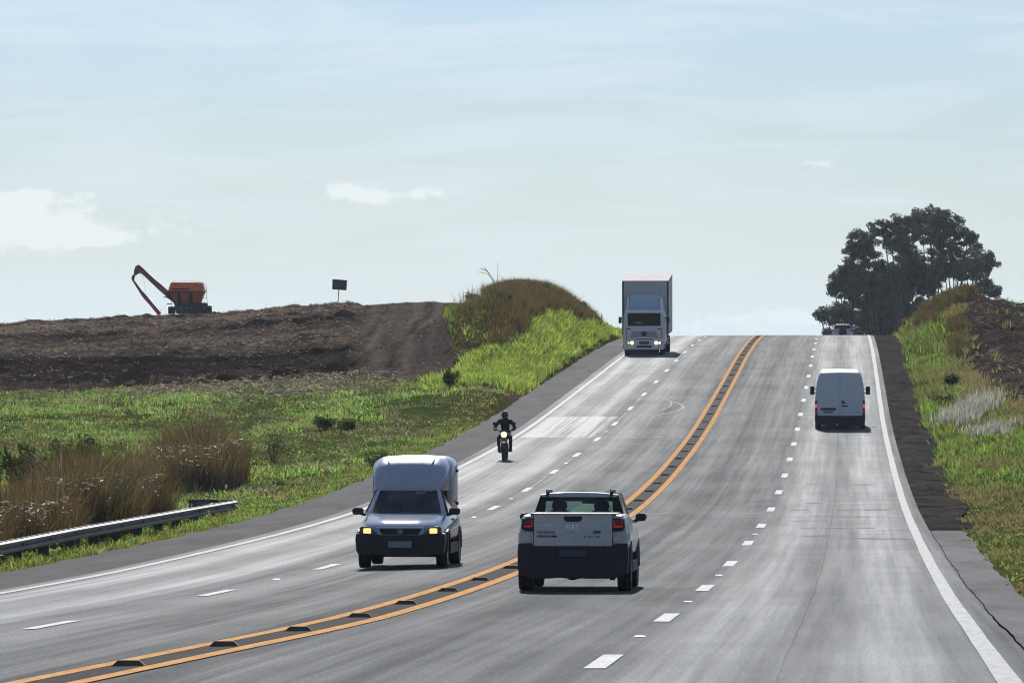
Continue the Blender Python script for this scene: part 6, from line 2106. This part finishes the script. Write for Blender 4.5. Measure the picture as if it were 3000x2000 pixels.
one('lower_tube', lambda b: bm_prism(b, [gp(*q) for q in ((155, 510), (215, 520), (300, 640), (400, 770), (500, 880), (640, 1050), (760, 1180), (890, 1330), (860, 1385), (800, 1385), (770, 1330), (600, 1130), (460, 980), (385, 880), (270, 690))], -.14, .14, .02, 2), M_redk if False else P('red_spout_paint', (.50, .08, .05), .5, var=.3), ag)
one('spout_edge', lambda b: bm_prism(b, [gp(*q) for q in ((200, 505), (225, 520), (300, 625), (400, 760), (505, 870), (660, 1065), (790, 1210), (780, 1225), (640, 1075), (490, 905), (390, 790), (290, 660))], -.17, -.1, .006, 1), M_frame, ag)
one('spout_hoop', lambda b: bm_tube(b, [(gp(825, 0)[0], 0, gp(0, 1245)[1]), (gp(855, 0)[0], 0, gp(0, 1238)[1]), (gp(885, 0)[0], 0, gp(0, 1275)[1]), (gp(870, 0)[0], 0, gp(0, 1310)[1])], .014, 6), M_frame, ag)
one('cable', lambda b: bm_tube(b, [(gp(350, 0)[0], 0, gp(0, 320)[1]), (gp(450, 0)[0], 0, gp(0, 450)[1]), (gp(460, 0)[0], 0, gp(0, 600)[1]), (gp(510, 0)[0], 0, gp(0, 860)[1])], .007, 5), M_frame, ag)
one('knuckle', lambda b: bm_prism(b, [gp(*q) for q in ((940, 905), (1010, 915), (1040, 940), (1000, 945), (960, 930))], -.1, .1, .01, 1), M_frame, ag)
one('auger_foot', lambda b: bm_prism(b, [gp(*q) for q in ((1010, 850), (1100, 795), (1185, 830), (1185, 900), (1230, 1090), (1200, 1060), (1110, 980), (1030, 940))], -.35, .35, .03, 2), M_frame, ag)
# ladder and top rails
one('ladder', lambda b: [bm_tube(b, [(gp(x, 0)[0], yy, gp(0, y)[1]) for x, y in pts_], .02, 6) for pts_, yy in (([(1970, 600), (2025, 610), (2050, 680), (2060, 900), (2075, 1130)], -.5), ([(1960, 960), (2060, 955)], -.5), ([(2000, 765), (2055, 765)], -.5), ([(1985, 800), (2050, 800)], -.5))], M_frame, gc_)
one('top_rail', lambda b: [bm_tube(b, [(gp(x, 0)[0], yy, gp(0, y)[1]) for x, y in pts_], .012, 5) for pts_, yy in (([(1285, 550), (1290, 530), (1450, 520), (1600, 502), (1700, 515), (1850, 540)], .3), ([(1210, 560), (1212, 500)], 0), ([(1275, 560), (1255, 505)], 0), ([(1780, 540), (1840, 520), (1900, 545), (1940, 580)], .3))], M_frame, gc_)

# ------------------------------------------------------------------ dark sign board on the hill
sg = empty('sign_board', label='blank dark rectangular sign board on a thin tilted post on the hill', cat='sign')
sD = 466.0
K = sD / F
sX = (990 - 1500) * K
sg.location = (sX, sD, (1000 - 886) * K)
bt = lambda x, y: ((x - 990) * K, (886 - y) * K)
M_sign = P('weathered_sign_back', (.045, .05, .052), .6)
prism('panel', [bt(974, 817.5), bt(1017, 820.5), bt(1015, 850.5), bt(973, 847.5)], -.03, .01, M_sign, sg, bev=.008)
one('post', lambda b: bm_tube(b, [(bt(989, 0)[0], .02, -.5), (bt(994, 0)[0], .04, bt(0, 822)[1])], .035, 8), M_stem, sg)
one('brace', lambda b: (bm_box(b, bt(976, 0)[0], bt(1014, 0)[0], .012, .035, bt(0, 828)[1], bt(0, 826)[1], .004), bm_box(b, bt(976, 0)[0], bt(1013, 0)[0], .012, .035, bt(0, 843)[1], bt(0, 841)[1], .004)), M_stem, sg)

# ------------------------------------------------------------------ two far birds
for i, (x, y, D, s_, lab) in enumerate([(361, 584, 420, .22, 'tiny dark bird gliding above the left cloud bank'), (385, 311, 420, .16, 'tiny dark bird high in the left of the sky')]):
    def bird(b):
        bm_loft(b, [[(0, -.3, 0), (.02, -.3, .02), (-.02, -.3, .02)], [(0, 0, -.05), (.06, 0, .03), (-.06, 0, .03)], [(0, .25, 0), (.025, .25, .03), (-.025, .25, .03)]])
    o = one('bird', bird, M_blk, label=lab, cat='bird', group='birds in the sky')
    for q in (-1, 1):
        one('wing', lambda b: bm_loft(b, [[(0, -.10, .02), (0, .10, .02), (0, .10, .03), (0, -.10, .03)], [(q * .35, -.08, .13), (q * .35, .08, .13), (q * .35, .08, .138), (q * .35, -.08, .138)], [(q * .75, -.1, .03), (q * .75, -.03, .03), (q * .75, -.03, .036), (q * .75, -.1, .036)]]), M_blk, o)
    o.location = ((x - 1500) / F * D, D, (1000 - y) / F * D)
    o.scale = (s_ * 1.3,) * 3

# ------------------------------------------------------------------ a little summer haze in the air
hzm = bpy.data.materials.new('thin_haze'); hzm.use_nodes = True
for n in list(hzm.node_tree.nodes):
    if n.type != 'OUTPUT_MATERIAL': hzm.node_tree.nodes.remove(n)
pv = hzm.node_tree.nodes.new('ShaderNodeVolumePrincipled')
pv.inputs['Color'].default_value = (.80, .92, 1.0, 1)
pv.inputs['Density'].default_value = .00007
pv.inputs['Anisotropy'].default_value = .35
hzm.node_tree.links.new(pv.outputs[0], [n for n in hzm.node_tree.nodes if n.type == 'OUTPUT_MATERIAL'][0].inputs['Volume'])
boxp('haze', -4200, 4200, -600, 9200, -40, 22, hzm, None, bev=0, kind='stuff', label='thin pale haze lying over the road and hills', cat='haze')
